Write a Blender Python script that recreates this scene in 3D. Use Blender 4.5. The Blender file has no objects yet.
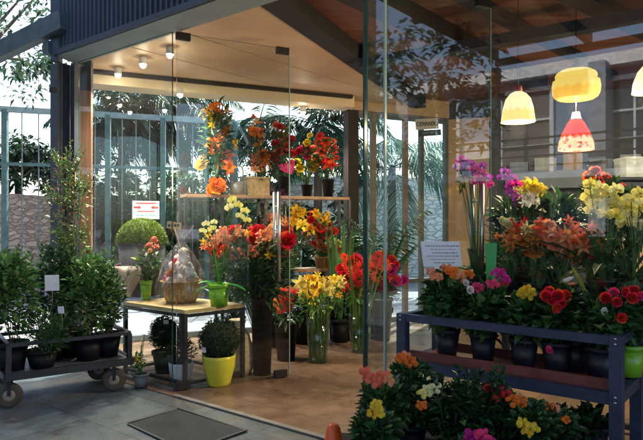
import bpy, math, random
from mathutils import Vector, Matrix, Quaternion
R=random.Random(7)
sc=bpy.context.scene
col=sc.collection
pi=math.pi
# ---------------------------------------------------------------- view helpers
F=600.0; HY=225.0; CX=321.5; EYE=1.5
def W(px,py,Y): return Vector(((px-CX)/F*Y,Y,EYE+(HY-py)/F*Y))
def G(px,py,z=0.0):
    Y=(EYE-z)*F/(py-HY); return Vector(((px-CX)/F*Y,Y,z))
def X(px,Y): return (px-CX)/F*Y
A0=G(176,391); FD=Vector((748,-600,0)).normalized(); NI=Vector((-FD.y,FD.x,0))   # shop front line, direction to the right, inward normal
def onl(P,D,px):
    k=(px-CX)/F
    s=(k*P.y-P.x)/(D.x-k*D.y); return P+D*s
def FAC(px,off=0.0):
    return onl(A0+NI*off,FD,px)
B0=Vector((X(95,7.53),7.53,0)); B1=Vector((X(349,9.0),9.0,0)); BD=(B1-B0).normalized(); BN=Vector((BD.y,-BD.x,0))
def BK(px,off=0.0): return onl(B0+BN*off,BD,px)
# ---------------------------------------------------------------- materials
def new_mat(n):
    m=bpy.data.materials.new(n); m.use_nodes=True; nt=m.node_tree; nt.nodes.clear()
    o=nt.nodes.new('ShaderNodeOutputMaterial'); return m,nt,o
def hexl(h):
    h=h.lstrip('#'); v=[int(h[i:i+2],16)/255 for i in (0,2,4)]
    return tuple((c/12.92 if c<=.04045 else ((c+.055)/1.055)**2.4) for c in v)
_mc={}
def mat(n,c,rough=.6,metal=0,var=.25,scale=8,bump=.1,island=0,trans=0,spec=.5,c2=None,detail=6,stretch=None,coat=0):
    if n in _mc: return _mc[n]
    if isinstance(c,str): c=hexl(c)
    m,nt,o=new_mat(n); N=nt.nodes.new; L=nt.links.new
    b=N('ShaderNodeBsdfPrincipled'); b.inputs['Roughness'].default_value=rough; b.inputs['Metallic'].default_value=metal
    b.inputs['Specular IOR Level'].default_value=spec
    if coat: b.inputs['Coat Weight'].default_value=coat
    tc=N('ShaderNodeTexCoord'); src=tc.outputs['Object']
    if stretch:
        mp=N('ShaderNodeMapping'); mp.inputs['Scale'].default_value=stretch; L(src,mp.inputs[0]); src=mp.outputs[0]
    no=N('ShaderNodeTexNoise'); no.inputs['Scale'].default_value=scale; no.inputs['Detail'].default_value=detail; L(src,no.inputs['Vector'])
    cr=N('ShaderNodeValToRGB'); cr.color_ramp.elements[0].position=.3; cr.color_ramp.elements[1].position=.7
    lo=[x*(1-var) for x in c]; hi=[min(1,x*(1+var)) for x in (c2 if c2 else c)]
    if c2: hi=list(c2)
    cr.color_ramp.elements[0].color=(*lo,1); cr.color_ramp.elements[1].color=(*hi,1)
    L(no.outputs[0],cr.inputs[0]); cout=cr.outputs[0]
    if island:
        g=N('ShaderNodeNewGeometry'); hs=N('ShaderNodeHueSaturation')
        mr=N('ShaderNodeMapRange'); mr.inputs[3].default_value=1-island; mr.inputs[4].default_value=1+island
        L(g.outputs['Random Per Island'],mr.inputs[0]); L(mr.outputs[0],hs.inputs['Value'])
        mr2=N('ShaderNodeMapRange'); mr2.inputs[3].default_value=.5-island*.06; mr2.inputs[4].default_value=.5+island*.06
        ml=N('ShaderNodeMath'); ml.operation='MULTIPLY'; ml.inputs[1].default_value=7.31; fr=N('ShaderNodeMath'); fr.operation='FRACT'
        L(g.outputs['Random Per Island'],ml.inputs[0]); L(ml.outputs[0],fr.inputs[0]); L(fr.outputs[0],mr2.inputs[0]); L(mr2.outputs[0],hs.inputs['Hue'])
        L(cout,hs.inputs['Color']); cout=hs.outputs[0]
    L(cout,b.inputs['Base Color'])
    if bump:
        bp=N('ShaderNodeBump'); bp.inputs['Strength'].default_value=bump; bp.inputs['Distance'].default_value=.02
        n2=N('ShaderNodeTexNoise'); n2.inputs['Scale'].default_value=scale*4; n2.inputs['Detail'].default_value=4; L(src,n2.inputs['Vector'])
        L(n2.outputs[0],bp.inputs['Height']); L(bp.outputs[0],b.inputs['Normal'])
    out=b.outputs[0]
    if trans:
        t=N('ShaderNodeBsdfTranslucent'); L(cout,t.inputs[0]); mx=N('ShaderNodeMixShader'); mx.inputs[0].default_value=trans
        L(b.outputs[0],mx.inputs[1]); L(t.outputs[0],mx.inputs[2]); out=mx.outputs[0]
    L(out,o.inputs[0]); _mc[n]=m; return m
def glassmat(n,tint=(.93,.97,.96),f0=.05,rough=0.0,gcol=(1,1,1)):
    m,nt,o=new_mat(n); N=nt.nodes.new; L=nt.links.new
    g=N('ShaderNodeNewGeometry'); d=N('ShaderNodeVectorMath'); d.operation='DOT_PRODUCT'
    L(g.outputs['Normal'],d.inputs[0]); L(g.outputs['Incoming'],d.inputs[1])
    a=N('ShaderNodeMath'); a.operation='ABSOLUTE'; L(d.outputs['Value'],a.inputs[0])
    s=N('ShaderNodeMath'); s.operation='SUBTRACT'; s.inputs[0].default_value=1; s.use_clamp=True; L(a.outputs[0],s.inputs[1])
    p=N('ShaderNodeMath'); p.operation='POWER'; p.inputs[1].default_value=5; L(s.outputs[0],p.inputs[0])
    q=N('ShaderNodeMath'); q.operation='MULTIPLY_ADD'; q.inputs[1].default_value=1-f0; q.inputs[2].default_value=f0; L(p.outputs[0],q.inputs[0])
    t=N('ShaderNodeBsdfTransparent'); t.inputs[0].default_value=(*tint,1)
    gl=N('ShaderNodeBsdfGlossy'); gl.inputs['Roughness'].default_value=rough; gl.inputs['Color'].default_value=(*gcol,1)
    mx=N('ShaderNodeMixShader'); L(q.outputs[0],mx.inputs[0]); L(t.outputs[0],mx.inputs[1]); L(gl.outputs[0],mx.inputs[2]); L(mx.outputs[0],o.inputs[0])
    return m
def emis(n,c,s):
    m,nt,o=new_mat(n); e=nt.nodes.new('ShaderNodeEmission'); e.inputs[0].default_value=(*c,1); e.inputs[1].default_value=s; nt.links.new(e.outputs[0],o.inputs[0]); return m
def shade_mat(n,c1,c2,s,zs=None,patches=None):
    # lit fabric lamp shade: patterned cloth that glows
    m,nt,o=new_mat(n); N=nt.nodes.new; L=nt.links.new
    tc=N('ShaderNodeTexCoord'); sx=N('ShaderNodeSeparateXYZ'); L(tc.outputs['Object'],sx.inputs[0])
    at=N('ShaderNodeMath'); at.operation='ARCTAN2'; L(sx.outputs[0],at.inputs[0]); L(sx.outputs[1],at.inputs[1])
    k=N('ShaderNodeMath'); k.operation='MULTIPLY'; k.inputs[1].default_value=14; L(at.outputs[0],k.inputs[0])
    si=N('ShaderNodeMath'); si.operation='SINE'; L(k.outputs[0],si.inputs[0])
    am=N('ShaderNodeMath'); am.operation='MULTIPLY_ADD'; am.inputs[1].default_value=.012; L(si.outputs[0],am.inputs[0]); L(sx.outputs[2],am.inputs[2])
    gt=N('ShaderNodeMapRange'); gt.inputs[1].default_value=zs-.012; gt.inputs[2].default_value=zs+.012; L(am.outputs[0],gt.inputs[0])
    mx=N('ShaderNodeMix'); mx.data_type='RGBA'; mx.inputs[6].default_value=(*c2,1); mx.inputs[7].default_value=(*c1,1); L(gt.outputs[0],mx.inputs[0])
    cout=mx.outputs[2]
    no=N('ShaderNodeTexNoise'); no.inputs['Scale'].default_value=22; L(tc.outputs['Object'],no.inputs['Vector'])
    if patches:
        cr=N('ShaderNodeValToRGB'); cr.color_ramp.elements[0].position=.56; cr.color_ramp.elements[1].position=.6; L(no.outputs[0],cr.inputs[0])
        ng=N('ShaderNodeMath'); ng.operation='SUBTRACT'; ng.inputs[0].default_value=1; L(gt.outputs[0],ng.inputs[1])
        mu=N('ShaderNodeMath'); mu.operation='MULTIPLY'; L(cr.outputs[0],mu.inputs[0]); L(ng.outputs[0],mu.inputs[1])
        m2=N('ShaderNodeMix'); m2.data_type='RGBA'; m2.inputs[7].default_value=(*patches,1); L(mu.outputs[0],m2.inputs[0]); L(cout,m2.inputs[6]); cout=m2.outputs[2]
    e=N('ShaderNodeEmission'); e.inputs[1].default_value=s; L(cout,e.inputs[0])
    d=N('ShaderNodeBsdfDiffuse'); d.inputs[0].default_value=(*[x*.12 for x in c1],1); ad=N('ShaderNodeAddShader'); L(e.outputs[0],ad.inputs[0]); L(d.outputs[0],ad.inputs[1]); L(ad.outputs[0],o.inputs[0]); return m

GL=glassmat('shop_glass',f0=.044,rough=.012); GLE=mat('glass_edge',(.02,.07,.065),.15,var=.1,bump=0); GLL=mat('glass_edge_pale',(.35,.5,.46),.2,var=.1,bump=0)
VG=glassmat('vase_glass',(.82,.92,.86),.05); CELLO=glassmat('cellophane',(.95,.95,.96),.09,.09)
STEEL_BLK=mat('black_steel',(.012,.014,.018),.45,bump=.03)
FASC=mat('fascia_paint',(.036,.054,.075),.5,var=.15,scale=3,bump=.05)
TRIM=mat('soffit_trim',(.2,.25,.27),.55,var=.1,scale=4)
NAVY=mat('navy_steel',(.03,.044,.078),.45,var=.35,scale=9,bump=.12)
RUST=mat('rust_spot',(.12,.05,.025),.8)
BLUEPOST=mat('blue_post',(.022,.032,.05),.5)
GREENP=mat('green_paint',(.1,.185,.17),.55)
CARTM=mat('cart_steel',(.018,.022,.032),.5,var=.4,scale=10)
CHROME=mat('brushed_metal',(.5,.52,.53),.3,metal=.9,var=.1,bump=0)
BLKP=mat('black_plastic',(.006,.007,.010),.55,spec=.2,var=.3,scale=10,bump=.04)
NAVYP=mat('navy_plastic',(.008,.011,.02),.5,var=.3,scale=10,bump=.04)
GREYP=mat('grey_pot',(.2,.2,.2),.6)
WHITEP=mat('white_ceramic',(.62,.64,.68),.3,var=.08)
YELP=mat('yellow_ceramic',(.58,.58,.05),.28,var=.12,scale=5)
GRNP=mat('green_ceramic',(.17,.40,.02),.25,var=.12,scale=6)
SOIL=mat('soil',(.03,.02,.014),.95,bump=.5,scale=40)
PAPER=mat('paper_white',(.75,.77,.8),.7,var=.05,scale=5)
CREAMPL=mat('cream_plate',(.75,.6,.4),.5,var=.08)
TAGB=mat('wood_tag',(.5,.38,.22),.6)
WICK=mat('wicker',(.36,.2,.08),.7,var=.4,scale=30,bump=.6,stretch=(1,1,5))
SACK=mat('burlap',(.38,.27,.15),.85,var=.25,scale=20,bump=.4)
CREAMC=mat('straw_fill',(.55,.42,.27),.8,var=.3,scale=20,bump=.4)
PINKW=mat('pink_tissue',(.78,.55,.5),.6,var=.25,scale=9,c2=(.85,.8,.75),trans=.25)
RUBBER=mat('rubber_mat',(.026,.032,.038),.85,scale=60,bump=.5)
TYRE=mat('wheel_rubber',(.05,.05,.04),.75,scale=10)
CONEO=mat('cone_orange',(.75,.12,.02),.4,var=.12); CONEW=mat('cone_white',(.7,.7,.7),.4)
DARKTXT=mat('dark_ink',(.03,.03,.035),.6,bump=0); REDTXT=mat('red_ink',(.55,.04,.05),.6,bump=0); TEALTXT=mat('teal_ink',(.12,.35,.38),.6,bump=0); GREYTXT=mat('grey_ink',(.3,.32,.36),.6,bump=0)
BARK=mat('bark',(.13,.09,.06),.9,var=.4,scale=12,bump=.8,stretch=(1,1,.3))
STEMG=mat('stem_green',(.06,.15,.03),.5,island=.3)
STICK=mat('bamboo_stick',(.4,.27,.1),.6)
def leafm(n,c,isl=.35,rough=.42,tr=.25): return mat(n,c,rough,island=isl,trans=tr,var=.2,scale=6,bump=0,spec=.4)
LDK=leafm('leaf_dark',(.026,.08,.026),.45); LMD=leafm('leaf_mid',(.05,.135,.035),.5); LLT=leafm('leaf_light',(.10,.22,.045)); LYG=leafm('leaf_yellowgreen',(.2,.3,.05))
LBL=leafm('leaf_blueish',(.03,.085,.05)); LTREE=leafm('leaf_tree',(.02,.06,.025),.45); LPALM=leafm('leaf_palm',(.016,.062,.032),.45); LPALE=leafm('leaf_pale_palm',(.13,.22,.17),.35); MOSS=leafm('moss',(.14,.22,.03),.35); BOX=leafm('boxwood',(.012,.04,.014),.4)
PC={'orange':(.85,.2,.02),'peach':(.85,.33,.16),'red':(.62,.015,.02),'scarlet':(.8,.06,.02),'pink':(.85,.05,.2),'salmon':(.85,.2,.12),'yellow':(.88,.62,.04),'gold':(.9,.5,.02),
    'cream':(.85,.78,.4),'butter':(.85,.74,.2),'purple':(.36,.03,.42),'magenta':(.6,.02,.3),'violet':(.28,.04,.4),'white':(.82,.8,.76),'lilac':(.55,.25,.6),'dark':(.05,.02,.01)}
def petm(k):
    if 'petal_'+k in _mc: return _mc['petal_'+k]
    m=mat('petal_'+k,PC[k],.5,island=.25,trans=.35,var=.3,scale=9,bump=.15,spec=.3)
    nt=m.node_tree; N=nt.nodes.new; L=nt.links.new
    hs=[n for n in nt.nodes if n.type=='HUE_SAT'][0]; tc=[n for n in nt.nodes if n.type=='TEX_COORD'][0]
    ln=N('ShaderNodeVectorMath'); ln.operation='LENGTH'; L(tc.outputs['Object'],ln.inputs[0])
    no=N('ShaderNodeTexNoise'); no.inputs['Scale'].default_value=26; L(tc.outputs['Object'],no.inputs['Vector'])
    ad=N('ShaderNodeMath'); ad.operation='MULTIPLY_ADD'; ad.inputs[1].default_value=.45; L(no.outputs[0],ad.inputs[0]); L(ln.outputs['Value'],ad.inputs[2])
    mr=N('ShaderNodeMapRange'); mr.inputs[1].default_value=.25; mr.inputs[2].default_value=.95; mr.inputs[3].default_value=.28; mr.inputs[4].default_value=0; L(ad.outputs[0],mr.inputs[0])
    mx=N('ShaderNodeMix'); mx.data_type='RGBA'; L(mr.outputs[0],mx.inputs[0]); L(hs.outputs[0],mx.inputs[6]); c=PC[k]; mx.inputs[7].default_value=(min(.9,c[0]*.7+.25),c[1]*.6+.22,c[2]*.7+.03,1)
    if k in('purple','magenta','violet','pink','lilac'): mx.inputs[7].default_value=(c[0]*.5+.3,c[1]+.12,c[2]*.6+.25,1)
    if k in('red','scarlet'): mx.inputs[7].default_value=(c[0]*.6,c[1]*.8,c[2],1)
    for n in nt.nodes:
        if n.type in('BSDF_PRINCIPLED','BSDF_TRANSLUCENT'):
            L(mx.outputs[2],n.inputs[0])
    return m
# ---------------------------------------------------------------- mesh builder
class MB:
    def __init__(s): s.v=[]; s.f=[]; s.m=[]; s.sm=[]
    def add(s,vs,fs,mi=0,sm=False):
        o=len(s.v); s.v+= [tuple(v) for v in vs]
        for f in fs: s.f.append(tuple(i+o for i in f)); s.m.append(mi); s.sm.append(sm)
    def quadprism(s,p,z0,z1,mi=0):
        n=len(p); vs=[(q[0],q[1],z0) for q in p]+[(q[0],q[1],z1) for q in p]
        ar=sum(p[i][0]*p[(i+1)%n][1]-p[(i+1)%n][0]*p[i][1] for i in range(n))
        fs=[tuple(range(n-1,-1,-1)),tuple(range(n,2*n))]+[(i,(i+1)%n,n+(i+1)%n,n+i) for i in range(n)]
        if ar<0: fs=[tuple(reversed(f)) for f in fs]
        s.add(vs,fs,mi)
    def box(s,c,sz,rot=None,mi=0):
        hx,hy,hz=[a/2 for a in sz]; c=Vector(c)
        vs=[Vector((x,y,z)) for z in(-hz,hz) for (x,y) in((-hx,-hy),(hx,-hy),(hx,hy),(-hx,hy))]
        if rot is not None:
            if isinstance(rot,(int,float)): rot=Matrix.Rotation(rot,3,'Z')
            vs=[rot@v for v in vs]
        s.add([v+c for v in vs],[(3,2,1,0),(4,5,6,7),(0,1,5,4),(1,2,6,5),(2,3,7,6),(3,0,4,7)],mi)
    def beam(s,a,b,w,h,mi=0,up=(0,0,1)):
        a=Vector(a);b=Vector(b);d=(b-a); L=d.length; d.normalize(); up=Vector(up)
        if abs(d.dot(up))>.98: up=Vector((0,1,0))
        x=d.cross(up).normalized(); z=x.cross(d).normalized()
        M=Matrix((x,d,z)).transposed(); s.box((a+b)/2,(w,L,h),M,mi)
    def tube(s,pts,r,seg=6,mi=0,r2=None,cap=True):
        pts=[Vector(p) for p in pts]; n=len(pts); vs=[]; 
        ref=Vector((.3,.2,1)).normalized()
        for i,p in enumerate(pts):
            d=(pts[min(i+1,n-1)]-pts[max(i-1,0)])
            if d.length<1e-9: d=Vector((0,0,1))
            d.normalize(); rr=ref if abs(d.dot(ref))<.97 else Vector((1,0,0))
            x=d.cross(rr).normalized(); y=d.cross(x)
            t=i/(n-1) if n>1 else 0
            ra=r[i] if isinstance(r,(list,tuple)) else (r+(r2-r)*t if r2 is not None else r)
            for k in range(seg):
                a=2*pi*k/seg; vs.append(p+x*math.cos(a)*ra+y*math.sin(a)*ra)
        fs=[(i*seg+k,i*seg+(k+1)%seg,(i+1)*seg+(k+1)%seg,(i+1)*seg+k) for i in range(n-1) for k in range(seg)]
        if cap: fs+= [tuple(range(seg-1,-1,-1)),tuple((n-1)*seg+k for k in range(seg))]
        s.add(vs,fs,mi,True)
    def lathe(s,prof,c=(0,0,0),seg=28,mi=0,sm=True,wob=None):
        vs=[]; n=len(prof)
        for (r,z) in prof:
            for k in range(seg):
                a=2*pi*k/seg; w=wob(a,z) if wob else 1
                vs.append((c[0]+r*w*math.cos(a),c[1]+r*w*math.sin(a),c[2]+z))
        s.add(vs,[(i*seg+k,i*seg+(k+1)%seg,(i+1)*seg+(k+1)%seg,(i+1)*seg+k) for i in range(n-1) for k in range(seg)],mi,sm)
    def disc(s,c,r,seg=24,mi=0): s.add([(c[0]+r*math.cos(2*pi*k/seg),c[1]+r*math.sin(2*pi*k/seg),c[2]) for k in range(seg)],[tuple(range(seg))],mi)
    def leaf(s,b,d,L,w,mi=0,curl=.15,rng=R):
        b=Vector(b); d=Vector(d).normalized(); u=Vector((rng.uniform(-.5,.5),rng.uniform(-.5,.5),1))
        x=d.cross(u)
        if x.length<.05: x=Vector((1,0,0))
        x.normalize(); n=x.cross(d)
        c=Vector((0,0,-1))*curl*L
        p1=b+d*L*.42; t=b+d*L+c
        s.add([b,p1-x*w*.5+n*w*.15,p1+c*.12-n*w*.05,p1+x*w*.5+n*w*.15,t],[(0,2,1),(0,3,2),(1,2,4),(2,3,4)],mi,True)
    def blade(s,b,d,L,w,droop=.6,n=6,mi=0,taper=1.0,rng=R):
        b=Vector(b); d=Vector(d).normalized(); x=d.cross(Vector((0,0,1)))
        if x.length<.05: x=Vector((rng.uniform(-1,1),rng.uniform(-1,1),0))
        x.normalize(); vs=[]; p=b.copy(); dd=d.copy()
        for i in range(n+1):
            t=i/n; ww=w*.5*(math.sin(pi*min(1,t*.82+.14))**.7 if taper else 1)
            if i==n: ww*=.15
            nn=x.cross(dd).normalized()
            vs+= [p-x*ww+nn*ww*.35,p.copy(),p+x*ww+nn*ww*.35]
            p=p+dd*L/n; dd=(dd+Vector((0,0,-1))*droop/n*1.4).normalized()
        fs=[]
        for i in range(n):
            a=i*3; fs+= [(a,a+1,a+4,a+3),(a+1,a+2,a+5,a+4)]
        s.add(vs,fs,mi,True)
    def mesh(s,name,mats):
        me=bpy.data.meshes.new(name); me.from_pydata(s.v,[],s.f)
        if not isinstance(mats,(list,tuple)): mats=[mats]
        for m in mats: me.materials.append(m)
        me.polygons.foreach_set('material_index',s.m); me.polygons.foreach_set('use_smooth',s.sm); me.update(); return me
    def build(s,name,mats,parent=None,loc=None,label=None):
        """vertices are given in world space (or relative to parent's own frame when local)"""
        o=bpy.data.objects.new(name,s.mesh(name,mats)); col.objects.link(o)
        if loc is not None: o.location=loc
        if parent is not None: o.parent=parent
        if label: o['label']=label
        return o
def rebase(o,p):
    """parent o (built in world coordinates) to an un-rotated empty p"""
    return o
def root(name,loc,label,cat,group=None):
    o=bpy.data.objects.new(name,None); col.objects.link(o); o.location=loc; o.empty_display_size=.05
    o['label']=label; o['category']=cat
    if group: o['group']=group
    return o
def wp(mb,name,mats,parent,label=None):
    """world-space mesh builder -> part: shift vertices into the frame of the thing's root"""
    r=parent; off=Vector((0,0,0))
    while r is not None: off+=r.location; r=r.parent
    mb.v=[(x-off.x,y-off.y,z-off.z) for x,y,z in mb.v]
    return mb.build(name,mats,parent,label=label)
def tag(o,label,cat,group=None,kind=None):
    if label: o['label']=label
    if cat: o['category']=cat
    if group: o['group']=group
    if kind: o['kind']=kind
    return o
def struct(name,mb,m):
    o=mb.build(name,m); o['kind']='structure'; return o
def text_mesh(s,size,m,parent,M,name='lettering'):
    cu=bpy.data.curves.new('t','FONT'); cu.body=s; cu.size=size; cu.align_x='CENTER'; cu.align_y='CENTER'; cu.extrude=.0008
    to=bpy.data.objects.new('t',cu); col.objects.link(to)
    dg=bpy.context.evaluated_depsgraph_get(); me=bpy.data.meshes.new_from_object(to.evaluated_get(dg)); bpy.data.objects.remove(to)
    me.materials.clear(); me.materials.append(m); me.transform(M)
    o=bpy.data.objects.new(name,me); col.objects.link(o); o.parent=parent; return o
# ---------------------------------------------------------------- blooms
def petal(mb,ang,prof,wid,mi,n=5,fold=.12,twist=0):
    """prof(t)->(r,z); wid(t)->half width"""
    ca,sa=math.cos(ang),math.sin(ang); vs=[]
    for i in range(n+1):
        t=i/n; r,z=prof(t); w=wid(t)
        for sgn in(-1,0,1):
            x=r; y=sgn*w; zz=z+(abs(sgn)*w*fold*2)+sgn*twist*w
            vs.append((x*ca-y*sa,x*sa+y*ca,zz))
    fs=[]
    for i in range(n):
        a=i*3; fs+=[(a,a+3,a+4,a+1),(a+1,a+4,a+5,a+2)]
    mb.add(vs,fs,mi,True)
_bm={}
def bloom_mesh(kind,c):
    vr=R.randrange(3); k=(kind,c,vr)
    if k in _bm: return _bm[k]
    mb=MB(); rr=random.Random(len(kind)*13+len(c)+vr*31); VJ=rr.uniform(.8,1.25); mats=[petm(c),petm('yellow'),petm('dark'),STEMG]
    if kind=='lily':
        for i in range(6):
            a=i*pi/3+rr.uniform(-.08,.08); dz=.05*(i%2); wk=.2 if i%2 else .15
            petal(mb,a,lambda t,dz=dz,j1=rr.uniform(.85,1.08),j2=rr.uniform(.35,.62)*VJ:(.04+.96*j1*t**1.1, j2*math.sin(pi*t*.85)+dz-.1),lambda t,wk=wk:wk*1.35*math.sin(pi*(t*.9+.08))**.8+.004,0,6,.2,rr.uniform(-.15,.15))
        for i in range(5):
            a=i*2*pi/5; mb.tube([(0,0,0),(.12*math.cos(a),.12*math.sin(a),.35),(.22*math.cos(a),.22*math.sin(a),.6)],.012,4,1)
            mb.box((.23*math.cos(a),.23*math.sin(a),.61),(.09,.03,.03),a+1.57,2)
        mb.tube([(0,0,-.5),(0,0,0)],.03,5,3)
    elif kind=='star':   # narrow petal lily, trumpet
        for i in range(6):
            a=i*pi/3+rr.uniform(-.15,.15)
            petal(mb,a,lambda t,j1=rr.uniform(.6,1.0)*VJ:(.05+.8*j1*t**1.5, .75*t-.3*t*t*t),lambda t:.13*math.sin(pi*(t*.88+.1))**.7+.004,0,6,.25,rr.uniform(-.3,.3))
        for i in range(4):
            a=i*2*pi/4; mb.tube([(0,0,.1),(.1*math.cos(a),.1*math.sin(a),.8)],.014,4,1)
    elif kind=='gerbera':
        for ring,(n,r,z,w) in enumerate(((18,1,.05,.1),(16,.82,.12,.09),(12,.5,.16,.06))):
            for i in range(n):
                a=2*pi*i/n+ring*.2+rr.uniform(-.05,.05); rl=r*rr.uniform(.92,1.05)
                petal(mb,a,lambda t,rl=rl,z=z:(.15+(rl-.15)*t, z+.12*math.sin(pi*t*.8)-.1*t*t),lambda t,w=w:w*math.sin(pi*(t*.8+.15))**.6,0,3,.15)
        mb.lathe([(.24,.1),(.22,.2),(.12,.25),(.001,.26)],seg=10,mi=2)
    elif kind=='rose':
        for ring,(n,r,h,w) in enumerate(((5,.95,.35,.5),(5,.75,.6,.42),(4,.5,.75,.34),(3,.25,.8,.22))):
            for i in range(n):
                a=2*pi*i/n+ring*.6+rr.uniform(-.1,.1)
                petal(mb,a,lambda t,r=r,h=h:(r*math.sin(pi*.5*min(1,t*1.05))*(1-.12*t*t*(1 if r<.9 else -.6)), -.15+h*t**1.2),lambda t,w=w:w*math.sin(pi*(t*.72+.12))**.6,0,5,-.0 if r>.9 else -.15)
                # curl the petal sides inward
        mb.lathe([(.1,-.3),(.3,-.15),(.42,.02),(.3,.1)],seg=8,mi=3)
    elif kind=='orchid':
        for i in range(3):
            a=pi/2+i*2*pi/3; petal(mb,a,lambda t:(.02+.9*t,.08*math.sin(pi*t)),lambda t:.27*math.sin(pi*(t*.85+.1))**.8,0,5,.05)
        for a in(.15,pi-.15): petal(mb,a,lambda t:(.02+.98*t,.06+.1*math.sin(pi*t)),lambda t:.5*math.sin(pi*(t*.88+.08))**.75,0,6,.04)
        petal(mb,-pi/2,lambda t:(.02+.42*t,.12+.35*math.sin(pi*t*.8)),lambda t:.16*math.sin(pi*(t*.8+.15)),1 if c!='purple' and c!='magenta' else 2,4,.4)
        mb.lathe([(.09,.05),(.1,.18),(.05,.26),(.001,.28)],seg=8,mi=0)
    elif kind=='anthurium':
        pts=[]
        for i in range(24):
            t=2*pi*i/24; x=.95*math.sin(t)**3; y=(.8*math.cos(t)-.32*math.cos(2*t)-.12*math.cos(3*t)); pts.append((x,y,.12*x*x+.05*y*y))
        mb.add([(0,0,0)]+pts,[(0,1+(i+1)%24,1+i) for i in range(24)],0,True)
        mb.tube([(0,.25,.02),(0,.2,.3),(0,.0,.62)],.07,7,1)
    elif kind=='cluster':  # head of many tiny florets
        for i in range(60):
            a=i*2.399; q=(i+.5)/60; r=math.sqrt(q)*.95; x,y=r*math.cos(a),r*math.sin(a); z=.55*math.sqrt(max(0,1-r*r))+rr.uniform(-.06,.06); s_=rr.uniform(.2,.28); ro=rr.uniform(0,1.5)
            nrm=Vector((x*.6,y*.6,.8)).normalized(); ux=nrm.cross(Vector((0,1,.1))).normalized(); uy=nrm.cross(ux)
            for k in range(4):
                b=ro+k*pi/2; e=ux*math.cos(b)+uy*math.sin(b); f=ux*-math.sin(b)+uy*math.cos(b); c0=Vector((x,y,z))
                mb.add([c0,c0+e*s_*.6-f*s_*.42+nrm*.03,c0+e*s_,c0+e*s_*.6+f*s_*.42+nrm*.03],[(0,1,2,3)],0,True)
            if i%2==0: mb.tube([(x*.2,y*.2,-.45),(x,y,z)],.018,3,3,cap=False)
    elif kind=='bud':
        mb.lathe([(.02,-1),(.22,-.6),(.26,-.1),(.2,.5),(.04,1),(.001,1.02)],seg=8,mi=0)
        mb.lathe([(.05,-1.1),(.24,-.75),(.27,-.45),(.2,-.3)],seg=8,mi=3)
    me=mb.mesh('bloom_'+kind,mats); _bm[k]=me; return me
def add_bloom(r,kind,c,p,size,face=None,name='bloom',jit=.5):
    if kind=='cluster' and size>.0215:
        for i in range(7):
            a=i*2.4+R.uniform(-.4,.4); q=size*(.2 if i==0 else R.uniform(.5,.9)); add_bloom(r,kind,c,Vector(p)+Vector((q*math.cos(a),R.uniform(-.5,.3)*size,q*math.sin(a)*.75)),min(.0212,size*R.uniform(.32,.47)),face,name,jit)
        return
    o=bpy.data.objects.new(name,bloom_mesh(kind,c)); col.objects.link(o); o.parent=r
    o.location=Vector(p)-r.location
    if face is None: face=Vector((0,-1,.35))
    f=(Vector(face).normalized()+Vector((R.uniform(-jit,jit),R.uniform(-jit*.4,jit*.4),R.uniform(-jit,jit)))).normalized()
    q=f.to_track_quat('Z','Y'); q=q@Quaternion((0,0,1),R.uniform(-.5,.5) if kind in('orchid','anthurium') else R.uniform(0,6.28))
    o.rotation_mode='QUATERNION'; o.rotation_quaternion=q; s=size*R.uniform(.88,1.12); o.scale=(s,s,s); return o
# ---------------------------------------------------------------- plants
def ell(c,r,rng=R,shell=.35):
    while True:
        v=Vector((rng.uniform(-1,1),rng.uniform(-1,1),rng.uniform(-1,1)))
        if shell<v.length<1: return Vector(c)+Vector((v.x*r[0],v.y*r[1],v.z*r[2])),v
def foliage(mb,c,r,n,L,w,mi=0,up=.4,rng=R,shell=.25):
    for i in range(n):
        p,v=ell(c,r,rng,shell); d=Vector((v.x,v.y,v.z*.6+up))+Vector((rng.uniform(-.6,.6),rng.uniform(-.6,.6),rng.uniform(-.5,.5)))
        k=rng.uniform(.65,1.25); mb.leaf(p,d,L*k,w*k,mi,rng.uniform(0,.35),rng)
def twiggy(mb,base,c,r,n,rad=.003,mi=0,rng=R):
    base=Vector(base)
    for i in range(n):
        p,v=ell(c,r,rng,.3); m=(base+p)/2+Vector((rng.uniform(-.02,.02),rng.uniform(-.02,.02),rng.uniform(0,.03)))
        mb.tube([base+Vector((rng.uniform(-.01,.01),rng.uniform(-.01,.01),0)),m,p],rad,4,mi,r2=rad*.5,cap=False)
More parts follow.
